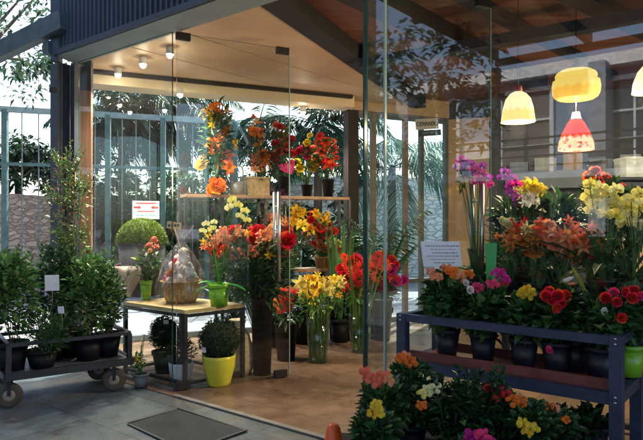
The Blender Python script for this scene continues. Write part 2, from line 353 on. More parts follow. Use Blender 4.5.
def pot(r,kind,rad,h,m,z0=0.0,name=None,parent=None):
    """container standing at the root's origin"""
    P=parent or r
    mb=MB()
    if kind=='pot':
        t=.06*rad
        mb.lathe([(.001,z0),(rad*.72,z0),(rad*.95,z0+h*.82),(rad*.95,z0+h*.82),(rad*1.03,z0+h*.83),(rad*1.05,z0+h),(rad*.95,z0+h),(rad*.9,z0+h*.88)])
        o=mb.build(name or 'pot',m,P)
        s=MB(); s.lathe([(.001,z0+h*.885),(rad*.5,z0+h*.9),(rad*.905,z0+h*.875)],seg=20); s.build('soil',SOIL,o)
    elif kind=='egg':
        mb.lathe([(.001,z0),(rad*.62,z0),(rad*.7,z0+h*.08),(rad*.95,z0+h*.6),(rad,z0+h*.9),(rad*1.0,z0+h),(rad*.93,z0+h),(rad*.9,z0+h*.9)])
        o=mb.build(name or 'pot',m,P); s=MB(); s.lathe([(.001,z0+h*.9),(rad*.9,z0+h*.88)],seg=20); s.build('soil',SOIL,o)
    elif kind=='bucket':
        mb.lathe([(.001,z0),(rad*.74,z0),(rad*.96,z0+h*.93),(rad*1.04,z0+h*.94),(rad*1.04,z0+h),(rad*.94,z0+h),(rad*.74,z0+h*.1),(.001,z0+h*.1)])
        o=mb.build(name or 'bucket',m,P)
    elif kind=='glass':
        mb.lathe([(.001,z0),(rad*.8,z0),(rad*.85,z0+h*.3),(rad,z0+h),(rad*.95,z0+h),(rad*.8,z0+h*.3),(rad*.74,z0+.02),(.001,z0+.02)])
        o=mb.build(name or 'vase',VG,P)
        s=MB(); s.lathe([(.001,z0+.025),(rad*.72,z0+.025),(rad*.78,z0+h*.45),(.001,z0+h*.45)],seg=20); s.build('water',glassmat('water',(.75,.85,.78),.02),o)
    return o
def tagcard(r,p,w,h,m=PAPER,yaw=0.,tilt=.2,stick=0.12):
    mb=MB(); M=Matrix.Rotation(yaw,3,'Z')@Matrix.Rotation(tilt,3,'X'); mb.box(Vector(p)-r.location,(w,.002,h),M)
    o=mb.build('plant_tag',m,r)
    if stick:
        s=MB(); q=Vector(p)-r.location; s.tube([q+M@Vector((0,.004,h*.3)),q+M@Vector((0,.004,-h/2-stick))],.0025,5); s.build('stick',STICK,o)
    return o
def arrangement(name,label,cat,px,Y,z,blooms,cont=None,leaves=(),lm=LDK,stems=True,group=None,top=None,blades=(),spread=.06,facejit=.5,sr=.0035,face=None,bname='bloom',dens=None):
    """blooms: (px,py,kind,colour,size m[,dy]); leaves: (px,py,rxpx,rypx,n,len,width); blades: (n,len,width,droop)"""
    base=Vector((X(px,Y),Y,z)); r=root(name,base,label,cat,group); h=0
    if dens is None: dens=1 if name in('flower_arrangement','shelf_bouquet','gerbera_bucket','lily_vase','amaryllis_vase') else (2 if name=='lily_bouquet' else 0)
    ex=[]
    for b in blooms:
        if b[2] in('anthurium','bud','cluster') or b[3]=='white': continue
        for q in range(dens):
            a=R.uniform(0,6.28); d=R.uniform(4,8.5); kk=R.choice((b[2],b[2],'star' if b[2]=='lily' else 'rose')); ex.append((b[0]+d*math.cos(a),b[1]+d*math.sin(a),kk,b[3] if R.random()<.7 else R.choice(('orange','salmon','scarlet') if b[3] in('orange','peach','salmon','scarlet','red') else ('gold','yellow','butter')),b[4]*R.uniform(.6,.95),R.uniform(.0,.12)))
    blooms=list(blooms)+ex
    if name in('flower_arrangement','shelf_bouquet'):
        blooms=[(b[0],b[1],b[2],b[3],b[4]*1.14)+tuple(b[5:]) for b in blooms]; leaves=[(l[0],l[1],l[2],l[3],int(l[4]*1.5))+tuple(l[5:]) for l in leaves]
    if cont:
        kind,rad,h,m=cont
        pot(r,kind,rad,h,m)
    tz=z+h*(.25 if cont and cont[0] in('glass','bucket') else .85) if cont else z
    for bl in leaves:
        cx,cy,rx,ry,n,L,w=bl[:7]; k=Y/F; mb=MB(); c=W(cx,cy,Y); foliage(mb,c,(rx*k,min(rx*k,.3),ry*k),n,L,w)
        m=bl[7] if len(bl)>7 else lm
        twiggy(mb,base+Vector((0,0,h*.85)),c,(rx*k*.9,rx*k*.9,ry*k*.9),max(4,n//14)); wp(mb,'foliage',m,r)
    if blades:
        mb=MB()
        for (n,L,w,dr) in blades:
            for i in range(n):
                a=R.uniform(0,6.28); e=R.uniform(.5,1.3); mb.blade(base+Vector((math.cos(a)*.02,math.sin(a)*.02,h*.9)),(math.cos(a)*math.cos(e),math.sin(a)*math.cos(e),math.sin(e)),L*R.uniform(.7,1.1),w*R.uniform(.8,1.1),dr,8)
        wp(mb,'leaf_blades',lm,r)
    sm=MB()
    for b in blooms:
        dy=b[5] if len(b)>5 else R.uniform(-spread,spread)
        if name=='lily_bouquet': dy-=.15
        if name=='potted_kalanchoe': dy-=.09
        p=W(b[0],b[1],Y+dy)
        add_bloom(r,b[2],b[3],p,b[4],face,bname,facejit)
        if stems:
            q=Vector((base.x+R.uniform(-.02,.02),base.y+R.uniform(-.02,.02),tz)); m=Vector((p.x*.35+q.x*.65,p.y*.35+q.y*.65,(p.z+q.z)/2+.02))
            sm.tube([q,m,p-Vector((0,-.01,b[4]*.1))],sr,5,cap=False)
    if stems and blooms: wp(sm,'stems',STEMG,r)
    return r
def scatter(px,py,rx,ry,n,kinds,size):
    out=[]; pts=[]
    for i in range(n):
        for t in range(40):
            a=R.uniform(0,6.28); q=math.sqrt(R.uniform(0,1)); x,y=px+rx*q*math.cos(a),py+ry*q*math.sin(a)
            if all((x-u)**2+(y-v)**2>(14*size/.08*.35)**2 for u,v in pts): break
        pts.append((x,y)); k=R.choice(kinds); out.append((x,y,k[0],k[1],size*R.uniform(.8,1.15)))
    return out
exec_part=None
# ================================================================ SETTING
def ground_mat():
    m,nt,o=new_mat('yard_paving'); N=nt.nodes.new; L=nt.links.new
    b=N('ShaderNodeBsdfPrincipled'); b.inputs['Roughness'].default_value=.85
    tc=N('ShaderNodeTexCoord'); no=N('ShaderNodeTexNoise'); no.inputs['Scale'].default_value=.6; no.inputs['Detail'].default_value=8; L(tc.outputs['Object'],no.inputs['Vector'])
    cr=N('ShaderNodeValToRGB'); cr.color_ramp.elements[0].position=.35; cr.color_ramp.elements[0].color=(.22,.22,.25,1); cr.color_ramp.elements[1].position=.65; cr.color_ramp.elements[1].color=(.32,.31,.34,1)
    L(no.outputs[0],cr.inputs[0]); L(cr.outputs[0],b.inputs['Base Color']); L(b.outputs[0],o.inputs[0]); return m
def tile_mat(n,c1,c2,mortar,sx,sy,rot,rough=(.35,.6),off=.5,bumps=.25,nscale=2.5,stain=None,msize=.008):
    m,nt,o=new_mat(n); N=nt.nodes.new; L=nt.links.new
    b=N('ShaderNodeBsdfPrincipled'); tc=N('ShaderNodeTexCoord'); mp=N('ShaderNodeMapping'); mp.inputs['Rotation'].default_value=(0,0,rot); L(tc.outputs['Object'],mp.inputs[0])
    br=N('ShaderNodeTexBrick'); br.offset=off; br.inputs['Scale'].default_value=1; br.inputs['Brick Width'].default_value=sx; br.inputs['Row Height'].default_value=sy; br.inputs['Mortar Size'].default_value=msize
    br.inputs['Color1'].default_value=(*c1,1); br.inputs['Color2'].default_value=(*c2,1); br.inputs['Mortar'].default_value=(*mortar,1); L(mp.outputs[0],br.inputs['Vector'])
    no=N('ShaderNodeTexNoise'); no.inputs['Scale'].default_value=nscale; no.inputs['Detail'].default_value=9; no.inputs['Roughness'].default_value=.62; L(tc.outputs['Object'],no.inputs['Vector'])
    mr=N('ShaderNodeMapRange'); mr.inputs[1].default_value=.3; mr.inputs[2].default_value=.7; mr.inputs[3].default_value=.6; mr.inputs[4].default_value=1.4; L(no.outputs[0],mr.inputs[0])
    hs=N('ShaderNodeHueSaturation'); L(br.outputs['Color'],hs.inputs['Color']); L(mr.outputs[0],hs.inputs['Value']); cout=hs.outputs[0]
    if stain:
        n3=N('ShaderNodeTexNoise'); n3.inputs['Scale'].default_value=1.1; n3.inputs['Detail'].default_value=5; L(tc.outputs['Object'],n3.inputs['Vector'])
        m3=N('ShaderNodeMapRange'); m3.inputs[1].default_value=.5; m3.inputs[2].default_value=.68; m3.inputs[4].default_value=.7; L(n3.outputs[0],m3.inputs[0])
        mx=N('ShaderNodeMix'); mx.data_type='RGBA'; L(m3.outputs[0],mx.inputs[0]); L(cout,mx.inputs[6]); mx.inputs[7].default_value=(*stain,1); cout=mx.outputs[2]
    L(cout,b.inputs['Base Color'])
    m2=N('ShaderNodeMapRange'); m2.inputs[1].default_value=.35; m2.inputs[2].default_value=.65; m2.inputs[3].default_value=rough[0]; m2.inputs[4].default_value=rough[1]; L(no.outputs[0],m2.inputs[0]); L(m2.outputs[0],b.inputs['Roughness'])
    bp=N('ShaderNodeBump'); bp.inputs['Strength'].default_value=bumps; bp.inputs['Distance'].default_value=.01
    n4=N('ShaderNodeTexNoise'); n4.inputs['Scale'].default_value=30; n4.inputs['Detail'].default_value=6; L(tc.outputs['Object'],n4.inputs['Vector'])
    ad=N('ShaderNodeMath'); ad.operation='MULTIPLY_ADD'; ad.inputs[1].default_value=-1.2; L(br.outputs['Fac'],ad.inputs[0]); L(n4.outputs[0],ad.inputs[2]); L(ad.outputs[0],bp.inputs['Height']); L(bp.outputs[0],b.inputs['Normal'])
    L(b.outputs[0],o.inputs[0]); return m
fang=math.atan2(FD.y,FD.x)
g=MB(); g.add([(-150,-150,-.012),(150,-150,-.012),(150,200,-.012),(-150,200,-.012)],[(0,1,2,3)]); struct('ground',g,ground_mat())
Lf=FAC(60); Rf=A0+FD*7.5
PAVE=tile_mat('slate_paving',(.045,.066,.082),(.062,.086,.102),(.034,.042,.05),.62,.62,-fang,(.45,.8),nscale=4,bumps=.5,stain=(.15,.125,.095))
g=MB(); p=[Lf-FD*4,Rf+FD*8,Rf+FD*8-NI*4.6,Lf-FD*4-NI*4.6]; g.add([(q.x,q.y,-.006) for q in p],[(0,3,2,1)]); struct('paving',g,PAVE)
g=MB(); p=[A0-FD*40-NI*4.4,A0+FD*60-NI*4.4,A0+FD*60-NI*60,A0-FD*40-NI*60]; g.add([(q.x,q.y,-.009) for q in p],[(0,3,2,1)]); struct('road',g,mat('asphalt',(.05,.05,.052),.85,scale=5,bump=.3))  # unseen dark sheet added to cut the bright ground mirrored in the panes
FLOORM=tile_mat('shop_floor',(.165,.104,.07),(.185,.118,.08),(.095,.062,.045),.9,.9,-fang,(.18,.42),nscale=2.2,bumps=.15,stain=(.07,.055,.046),msize=.005)
RW=BK(447); SE=Vector((7.2,7.6,0)); FE=A0+FD*8.6
fl=[FAC(76),FE,SE,RW,BK(92)]
sill=-.02
g=MB(); g.add([(q.x,q.y,0) for q in [FAC(76,-.12),A0+FD*8.6-NI*.12,SE,RW,BK(92)]],[(0,1,2,3,4)]); struct('shop_floor',g,FLOORM)
# threshold strip
# ================================================================ SHOP BUILDING
shop=root('flower_shop',(A0.x,A0.y,0),'glass fronted flower shop with dark ribbed fascia and warm plywood ceiling','shop')
ZT=3.26
# ribbed fascia (one mesh: corrugation is surface relief)
def fascia():
    mb=MB(); off=-.24; s0=0; a=onl(A0+NI*off,FD,58); Ltot=9.0; n=int(Ltot/.075)
    pts=[]
    for i in range(n):
        s=i*.075
        for (ds,o) in ((0,0),(.045,0),(.052,.022),(.068,.022)):
            pts.append(a+FD*(s+ds)-NI*o)
    z0,z1=ZT+.045,5.1
    vs=[(q.x,q.y,z0) for q in pts]+[(q.x,q.y,z1) for q in pts]; m=len(pts)
    mb.add(vs,[(i,i+1,m+i+1,m+i) for i in range(m-1)])
    e=a+FD*Ltot; mb.beam(a+NI*.03+Vector((0,0,(z0+z1)/2)),e+NI*.03+Vector((0,0,(z0+z1)/2)),.05,z1-z0)
    return mb,a,e
mb,fa,fe=fascia(); wp(mb,'fascia',FASC,shop)
mb=MB(); mb.beam(fa-NI*.035+Vector((0,0,ZT+.03)),fe-NI*.035+Vector((0,0,ZT+.03)),.03,.05); wp(mb,'drip_flashing',FASC,shop)
mb=MB(); q0=FAC(76); mb.quadprism([fa-NI*.02,fe-NI*.02,A0+FD*8.6+NI*.04,q0+NI*.04-FD*.05],ZT-.002,ZT+.03); wp(mb,'soffit',TRIM,shop)
mb=MB(); mb.beam(fa-FD*.03+NI*.0+Vector((0,0,ZT-.05)),fa-FD*.03+Vector((0,0,5.1)),.09,.09); wp(mb,'corner_trim',BLUEPOST,shop)
# ceiling: pale plywood bay and red-brown bay
RA=Vector((X(270,5.16),5.16,0)); RB=Vector((X(365,7.4),7.4,0)); RD=(RB-RA).normalized()
def isect(P,D,Q,E):
    k=D.x*E.y-D.y*E.x; t=((Q.x-P.x)*E.y-(Q.y-P.y)*E.x)/k; return P+D*t
rf=isect(RA,RD,A0,FD); rb=isect(RA,RD,B0,BD)
PLY=mat('plywood',(.5,.33,.205),.55,var=.14,scale=1.6,bump=.04,stretch=(1,1,1),spec=.3)
REDW=mat('red_boards',(.13,.05,.03),.5,var=.45,scale=3,bump=.1,stretch=(.35,4,1))
mb=MB(); mb.quadprism([FAC(76),rf,rb,BK(90)],3.35,3.42); wp(mb,'ceiling',PLY,shop,'pale plywood ceiling bay')
mb=MB(); mb.quadprism([rf,A0+FD*8.6,SE,RW,rb],3.49,3.56); wp(mb,'ceiling',REDW,shop,'red brown boarded ceiling bay')
mb=MB(); mb.quadprism([fa+NI*.1,fe,FE+NI*9,BK(60)-FD*.3+NI*1.3],3.9,4.05); wp(mb,'roof',STEEL_BLK,shop)
RAF=mat('rafter_dark',(.012,.01,.011),.75,var=.3)
STL=mat('beam_blue',(.022,.03,.048),.6,var=.2)
def rafter(a,b,w,z0=3.33,z1=3.5,m=RAF,nm='rafter'):
    mb=MB(); mb.beam(Vector((a.x,a.y,(z0+z1)/2)),Vector((b.x,b.y,(z0+z1)/2)),w,z1-z0); wp(mb,nm,m,shop)
rafter(rf+RD*.05+Vector((.1,-.04,0)),rb-RD*.03+Vector((.1,-.04,0)),.22)
def zp(px,py,z=3.3): 
    Y=(z-EYE)*F/(HY-py); return Vector((X(px,Y),Y,0))
for (a,b,w) in (((347,0),(470,58),.24),((436,0),(505,34),.12),((548,0),(640,42),.2),((640,-5),(760,45),.16)):
    P,Q=zp(*a),zp(*b); D=(Q-P).normalized(); rafter(isect(P,D,A0+NI*.06,FD),P+D*4.2 if a[0]<600 else P+D*2.5,w,3.33 if w>.2 else 3.4)
P,Q=zp(370,60),zp(480,41); D=(Q-P).normalized(); mb=MB(); mb.beam(P-D*.1+Vector((0,0,3.27)),P+D*5.2+Vector((0,0,3.27)),.14,.1); wp(mb,'cross_beam',STL,shop)
SEAM=mat('seam_dark',(.34,.23,.14),.8,bump=0)
for k in (.8,1.6):
    a=FAC(76)+FD*(k-.1)+NI*.06; b=isect(a,NI,B0,BD); t_=isect(a,NI,RA,RD)
    if (t_-a).dot(NI)>0 and (t_-a).length<(b-a).length: b=t_
    mb=MB(); mb.beam(a+Vector((0,0,3.349)),b-NI*.1+Vector((0,0,3.349)),.008,.006); wp(mb,'panel_seam',SEAM,shop)
# pelmet along the back glazing
PEL=mat('pelmet_ply',(.55,.45,.31),.5,var=.1,scale=2)
mb=MB(); mb.beam(BK(92,.2)+Vector((0,0,3.27)),BK(349,.2)+Vector((0,0,3.27)),.34,.15); wp(mb,'pelmet',PEL,shop)
mb=MB(); mb.beam(BK(92,.42)+Vector((0,0,3.325)),BK(352,.42)+Vector((0,0,3.325)),.06,.045); wp(mb,'pelmet_shadow_strip',RAF,shop)  # dark strip standing in for the shadow line above the pelmet
mb=MB(); mb.beam(BK(352,.02)+Vector((0,0,3.45)),RW+Vector((0,0,3.45)),.12,.46); wp(mb,'bulkhead',PLY,shop)
# posts
mb=MB(); c=onl(A0-NI*.05,FD,61); mb.box((c.x,c.y,ZT/2),(.16,.16,ZT),fang); wp(mb,'post',BLUEPOST,shop)
mb=MB(); c=FAC(75.5,.02); mb.box((c.x,c.y,ZT/2),(.075,.07,ZT),fang); wp(mb,'post',BLUEPOST,shop)
WOODP=mat('wood_post',(.14,.065,.03),.6,var=.35,scale=3,bump=.2,stretch=(6,6,.4))
c=W(86,100,6.75); mb=MB(); mb.box((c.x,c.y,1.5),(.125,.125,3.0),.2); o=wp(mb,'post',WOODP,shop,'brown timber post')
mb=MB(); mb.box((c.x,c.y,3.17),(.13,.13,.34),.2); wp(mb,'post_top_shade',RAF,shop)  # dark box painting the shadow over the top of the timber post
c=BK(351,.1); mb=MB(); mb.box((c.x,c.y,1.6),(.17,.17,3.19),.4); wp(mb,'post',RAF,shop)
# outside beam of the neighbouring frame and brackets
mb=MB(); mb.beam(W(64,20,6.1),W(-70,86,7.4),.1,.19); wp(mb,'outrigger_beam',mat('outrigger',(.06,.095,.1),.5),shop)
mb=MB(); c=W(52,49,6.3); mb.box(c,(.12,.14,.13),fang); wp(mb,'bracket',mat('outrigger',(0,0,0)),shop)
mb=MB(); c=W(53,90,6.3); mb.box(c,(.07,.05,.05),fang); wp(mb,'bracket',RAF,shop)
# front glazing panes
def pane(a,b,z0,z1,parent,name='glass_pane',t=.012,off=None):
    a=Vector(a);b=Vector(b); d=(b-a).normalized(); n=Vector((-d.y,d.x,0)); mb=MB()
    mb.beam(a+Vector((0,0,(z0+z1)/2)),b+Vector((0,0,(z0+z1)/2)),t,z1-z0)
    me=mb
    # edge faces (ends, top, bottom) get the edge material
    me.m=[1,1,1,0,1,0] if True else me.m
    return wp(me,name,[GL,GLE],parent)
pane(FAC(79),FAC(172.5),.02,ZT-.005,shop,'window_pane')
pane(FAC(365.5),FAC(384.6),.02,ZT+.0,shop,'window_pane')
pane(FAC(385.6),A0+FD*8.5,.02,ZT,shop,'window_pane')
mb=MB(); c=FAC(385.1,-.004); mb.box((c.x,c.y,ZT/2),(.012,.022,ZT-.01),fang); wp(mb,'glazing_joint',GLL,shop)
mb=MB(); c=FAC(365,-.002); mb.box((c.x,c.y,ZT/2),(.014,.03,ZT-.02),fang); wp(mb,'glazing_joint',GLE,shop)
mb=MB(); mb.beam(FAC(79,0)+Vector((0,0,.012)),FAC(174,0)+Vector((0,0,.012)),.03,.022); wp(mb,'floor_channel',CHROME,shop)
mb=MB(); mb.beam(FAC(364,0)+Vector((0,0,.025)),A0+FD*8.5+Vector((0,0,.025)),.05,.048); wp(mb,'floor_channel',RAF,shop)
mb=MB(); a,b=FAC(176,-.1),FAC(364,-.1); mb.beam(a+Vector((0,0,.004)),b+Vector((0,0,.004)),.05,.012); wp(mb,'threshold',mat('threshold_stone',(.16,.15,.14),.5),shop)
# door leaves
def leafdoor(h,fr,lab):
    h=Vector(h); fr=Vector(fr); d=(fr-h).normalized(); n=Vector((d.y,-d.x,0)); a=math.atan2(d.y,d.x)
    mb=MB(); mb.beam(h+Vector((0,0,ZT/2)),fr+Vector((0,0,ZT/2)),.012,ZT-.05); mb.m=[1,1,1,0,1,0]
    door=wp(mb,'glass_door',[GL,GLE],shop,lab)
    mb=MB(); mb.box(fr+d*.004+Vector((0,0,ZT/2)),(.006,.016,ZT-.06),a); wp(mb,'edge_strip',GLL,door)
    for (p,z) in ((h+d*.06,.045),(fr-d*.09,.045),(h+d*.06,ZT-.05),(fr-d*.07,ZT-.05)):
        mb=MB(); mb.box(p+Vector((0,0,z)),(.13,.042,.065),a); wp(mb,'patch_fitting',RAF,door)
    for sgn in (-1,1):
        mb=MB(); c=fr-d*(.13)+n*.055*sgn
        mb.tube([c+Vector((0,0,.95)),c+Vector((0,0,1.82))],.017,10)
        for z in (1.1,1.45,1.68): mb.tube([c+Vector((0,0,z)),fr-d*.13+Vector((0,0,z))],.009,8)
        wp(mb,'handle',CHROME,door)
    return door
HA=FAC(176.5); fr1=G(289,377); leafdoor(HA,fr1,'open glass door leaf beside the plant table')
hb=FAC(367.5,.03); fr2=hb+(fr1-HA); D2=leafdoor(hb,fr2,'open glass door leaf behind the blue cart')
# back glazing frames
FRM=mat('frame_grey',(.10,.12,.13),.5); FRB=mat('frame_brown',(.22,.15,.1),.55)
for px,w,m in ((373,.07,FRB),(405,.07,FRB),(421,.06,FRM),(447,.12,FRM)):
    c=BK(px); mb=MB(); mb.box((c.x,c.y,1.61),(w,.08,3.2),math.atan2(BD.y,BD.x)); wp(mb,'mullion',m,shop)
for z,a,b in ((.04,92,449),(.62,353,446),(3.17,352,446)):
    mb=MB(); mb.beam(BK(a)+Vector((0,0,z)),BK(b)+Vector((0,0,z)),.06,.07); wp(mb,'transom',FRM,shop)
pane(BK(94),BK(348),.08,3.19,shop,'window_pane')
pane(BK(353),BK(446),.08,3.14,shop,'window_pane')
# right-hand inner wall of plywood and dark panels
TANW=mat('tan_wall',(.38,.23,.12),.6,var=.15,scale=2,bump=.05); DKW=mat('dark_wall',(.03,.035,.05),.55,var=.3,scale=2)
WD=(SE-RW).normalized(); WN=Vector((WD.y,-WD.x,0)); wl=(SE-RW).length
mb=MB(); mb.beam(RW-WN*.06+Vector((0,0,1.83)),SE-WN*.06+Vector((0,0,1.83)),.12,3.66); wp(mb,'wall',DKW,shop,'dark inner wall')
for s,w,hh in ((.36,.66,3.2),(1.28,.3,1.95),(2.35,.26,1.95),(2.9,.2,1.95),(4.6,.5,1.95)):
    mb=MB(); c=RW+WD*s+WN*.02; mb.box((c.x,c.y,hh/2),(w,.04,hh),math.atan2(WD.y,WD.x)); wp(mb,'wall_panel',TANW,shop)
WB=mat('band_blue',(.09,.13,.2),.5,var=.2,scale=3)
mb=MB(); a=RW+WD*.95+WN*.2; b=RW+WD*4.3+WN*.2; mb.beam(a+Vector((0,0,2.17)),b+Vector((0,0,2.17)),.36,.26); wp(mb,'reflection_band',WB,shop)  # solid blue band modelled in place of a reflection in the glass
for k in range(9):
    q=a.lerp(b,(k+.5)/9)+WN*.03; mb=MB(); mb.box((q.x,q.y,2.62),(.26+.04*(k%2),.25,.14+.05*(k%3)),math.atan2(WD.y,WD.x)); o_=mb.build('storage_box',mat(('grey_blue','pale_box','tan_box')[k%3],{'grey_blue':(.12,.17,.25),'pale_box':(.3,.33,.36),'tan_box':(.35,.22,.12)}[('grey_blue','pale_box','tan_box')[k%3]],.6)); 
    zz=2.30+(.14+.05*(k%3))/2-2.62
    o_.data.transform(Matrix.Translation((-q.x,-q.y,-2.62))); o_.location=(q.x,q.y,2.62+zz); tag(o_,'storage box lying on top of the long blue reflection band','box','boxes on the blue reflection band')
mb=MB(); mb.beam(SE+Vector((.06,0,1.83)),FE+Vector((.06,0,1.83)),.12,3.66); wp(mb,'wall',DKW,shop)
# ================================================================ GENERIC PROPS
def frame_table(name,label,cat,corners,ztop,topm,legm,leg=.035,low=.05,topt=.035,group=None):
    c=[Vector((q.x,q.y,0)) for q in corners]; r=root(name,sum(c,Vector())/4,label,cat,group)
    mb=MB(); cen=sum(c,Vector())/4; ex=[cen+(q-cen)*1.0 for q in c]; mb.quadprism(ex,ztop-topt,ztop); wp(mb,'tabletop',topm,r)
    ins=[cen+(q-cen)*.96 for q in c]
    for q in ins:
        mb=MB(); mb.box((q.x,q.y,(ztop-topt)/2),(leg,leg,ztop-topt-.002),fang); wp(mb,'leg',legm,r)
    for z in (low,ztop-topt-.022):
        mb=MB()
        for i in range(4):
            a,b=ins[i],ins[(i+1)%4]; mb.beam(a+Vector((0,0,z)),b+Vector((0,0,z)),leg*.8,leg*.8)
        wp(mb,'frame',legm,r)
    return r
TTOP=mat('table_ply',(.5,.36,.18),.45,var=.2,scale=3,bump=.05,stretch=(1,6,1))
tn=G(185,390); tl=tn-FD*.98; td=Vector((.74,.67,0)).normalized()*.66
frame_table('display_table','low plywood display table with black steel frame inside the glass by the door','table',[tn,tn+td,tl+td,tl],.725,TTOP,STEEL_BLK)
def shelf_pt(px,off): return BK(px,off)
# shelving along the back glazing
def shelf_unit(name,label,pxs,off,dep,z,m,th=.035,pw=.035,extra=()):
    a=BK(pxs[0],off); b=BK(pxs[-1],off); r=root(name,(a+b)/2,label,'shelf')
    n=BN*dep/2; mb=MB(); mb.beam(a+Vector((0,0,z-th/2)),b+Vector((0,0,z-th/2)),dep,th); wp(mb,'shelf_board',m,r)
    for (z2,p0,p1) in extra:
        mb=MB(); mb.beam(BK(p0,off)+Vector((0,0,z2-th/2)),BK(p1,off)+Vector((0,0,z2-th/2)),dep,th); wp(mb,'shelf_board',m,r)
    for px in pxs:
        c=BK(px,off)
        for s in(-1,1):
            q=c+n*s*.9; mb=MB(); mb.box((q.x,q.y,(z-th)/2),(pw,pw,z-th-.002),.4); wp(mb,'leg',STEEL_BLK,r)
    return r
SHW=mat('shelf_wood',(.3,.17,.09),.5,var=.3,scale=3,stretch=(3,3,3))
SO=.75
shelf_unit('flower_shelf','tall steel shelf with wooden boards carrying bouquets at the back window','183 219 262 344'.split() and (183,219,262,344),SO,.34,0,SHW) if False else None
YS=lambda px: BK(px,SO).y
ZU=EYE+(HY-196)/F*YS(262); ZM=EYE+(HY-268)/F*YS(318)
shelf_unit('flower_shelf','tall steel shelf with wooden boards carrying bouquets at the back window',(183,219,262,344),SO,.34,ZU,SHW,extra=((ZM,264,346),))
# ---------------------------------------------------------------- spotlights and lamps
SPOTE=emis('spot_glow',(1,.86,.62),40)
def spotlight(px,py,z,label,energy):
    Y=(z-EYE)*F/(HY-py); c=Vector((X(px,Y),Y,z)); r=root('ceiling_spotlight',c+Vector((0,0,.08)),label,'spotlight','warm ceiling spotlights')
    mb=MB(); mb.lathe([(.001,.075),(.038,.075),(.042,.07),(.042,0),(.038,-.005),(.034,0),(.034,.03)],c=c,seg=20); wp(mb,'housing',mat('spot_white',(.6,.6,.58),.4),r)
    mb=MB(); mb.lathe([(.001,-.045),(.015,-.042),(.027,-.03),(.033,-.012),(.033,-.0)],c=c,seg=16); wp(mb,'bulb',SPOTE,r)
    l=bpy.data.lights.new('spot','SPOT'); l.energy=energy; l.color=(1,.84,.64); l.spot_size=2.3; l.spot_blend=.7; l.shadow_soft_size=.05
    o=bpy.data.objects.new('spot_light',l); col.objects.link(o); o.location=c-Vector((0,0,.09)); o.parent=None; return r
spotlight(118,74,3.27,'leftmost lit ceiling spotlight next to the timber post',58)
spotlight(143,64,3.27,'lit ceiling spotlight between two others in the front row above the table',58)
spotlight(170,54,3.27,'lit ceiling spotlight close to the top hinge of the door',58)
spotlight(180,94,3.12,'lit spotlight at the back pelmet above the tall orange bouquet side',58)
spotlight(303,112,3.12,'lit spotlight at the back pelmet above the red bouquets',58)
def ptlight(c,e,colr=(1,.76,.45),r=.08):
    l=bpy.data.lights.new('lamp','POINT'); l.energy=e; l.color=colr; l.shadow_soft_size=r; o=bpy.data.objects.new('lamp_light',l); col.objects.link(o); o.location=c
def pendant(px,py,Y,prof,m,label,cord_top=3.49,cap=None,e=26,wob=None):
    c=W(px,py,Y); r=root('pendant_lamp',c,label,'lamp','pendant lamps behind the glass')
    mb=MB(); mb.lathe(prof,seg=96,wob=wob); mb.build('lamp_shade',m,r)
    zt=max(z for _,z in prof)
    mb=MB(); mb.tube([(0,0,zt),(0,0,cord_top-c.z)],.004,6); mb.build('cord',RAF,r)
    mb=MB(); mb.lathe([(.001,zt+.05),(.03,zt+.05),(.04,zt),(.05,zt-.01)],seg=16); mb.build('lamp_cap',cap or RAF,r)
    mb=MB(); mb.lathe([(.001,-.06),(.03,-.04),(.035,0),(.02,.05),(.001,.06)],seg=12); mb.build('bulb',emis('bulb_glow',(1,.85,.6),12),r)
    ptlight(c+Vector((0,0,-.2)),e); return r
S=5.3/F
WARMW=(1,.86,.5)
pendant(518,108,5.3,[(16.5*S,-14*S),(16*S,-11*S),(14.5*S,0),(12*S,9*S),(8*S,14*S),(4.5*S,16*S)],shade_mat('shade_cream',(1,.84,.46),(1,.7,.22),.3,-3*S),'cream bell shaped pendant lamp with a pink cap',cap=mat('pink_cap',(.6,.15,.12),.5),wob=lambda a,z:1+.02*math.sin(10*a))
pendant(576,85,5.3,[(17*S,-14*S),(20*S,-12*S),(22*S,-8*S),(22.5*S,-2*S),(21.5*S,4*S),(19*S,5.5*S),(19.5*S,9*S),(18*S,12*S),(14*S,14.5*S),(3*S,15*S)],shade_mat('shade_yellow',(1,.66,.12),(1,.5,.04),.24,-4*S),'wide yellow drum pendant lamp, highest of the lit shades',wob=lambda a,z:1+.025*abs(math.sin(8*a)))
pendant(576,135,5.3,[(17*S,-15*S),(16.5*S,-8*S),(13*S,2*S),(8*S,12*S),(4*S,17*S)],shade_mat('shade_red',(.95,.05,.03),(1,.74,.4),.27,-3*S,patches=(.6,.12,.06)),'red cone pendant lamp with a cream patterned hem',cap=mat('pink_cap',(0,0,0)))
pendant(648,78,5.0,[(14*S,-14*S),(13*S,-5*S),(9*S,6*S),(4*S,12*S)],shade_mat('shade_pale',(1,.85,.5),(1,.9,.7),.26,-3*S),'pale pendant lamp cut by the right edge of the picture',e=26)
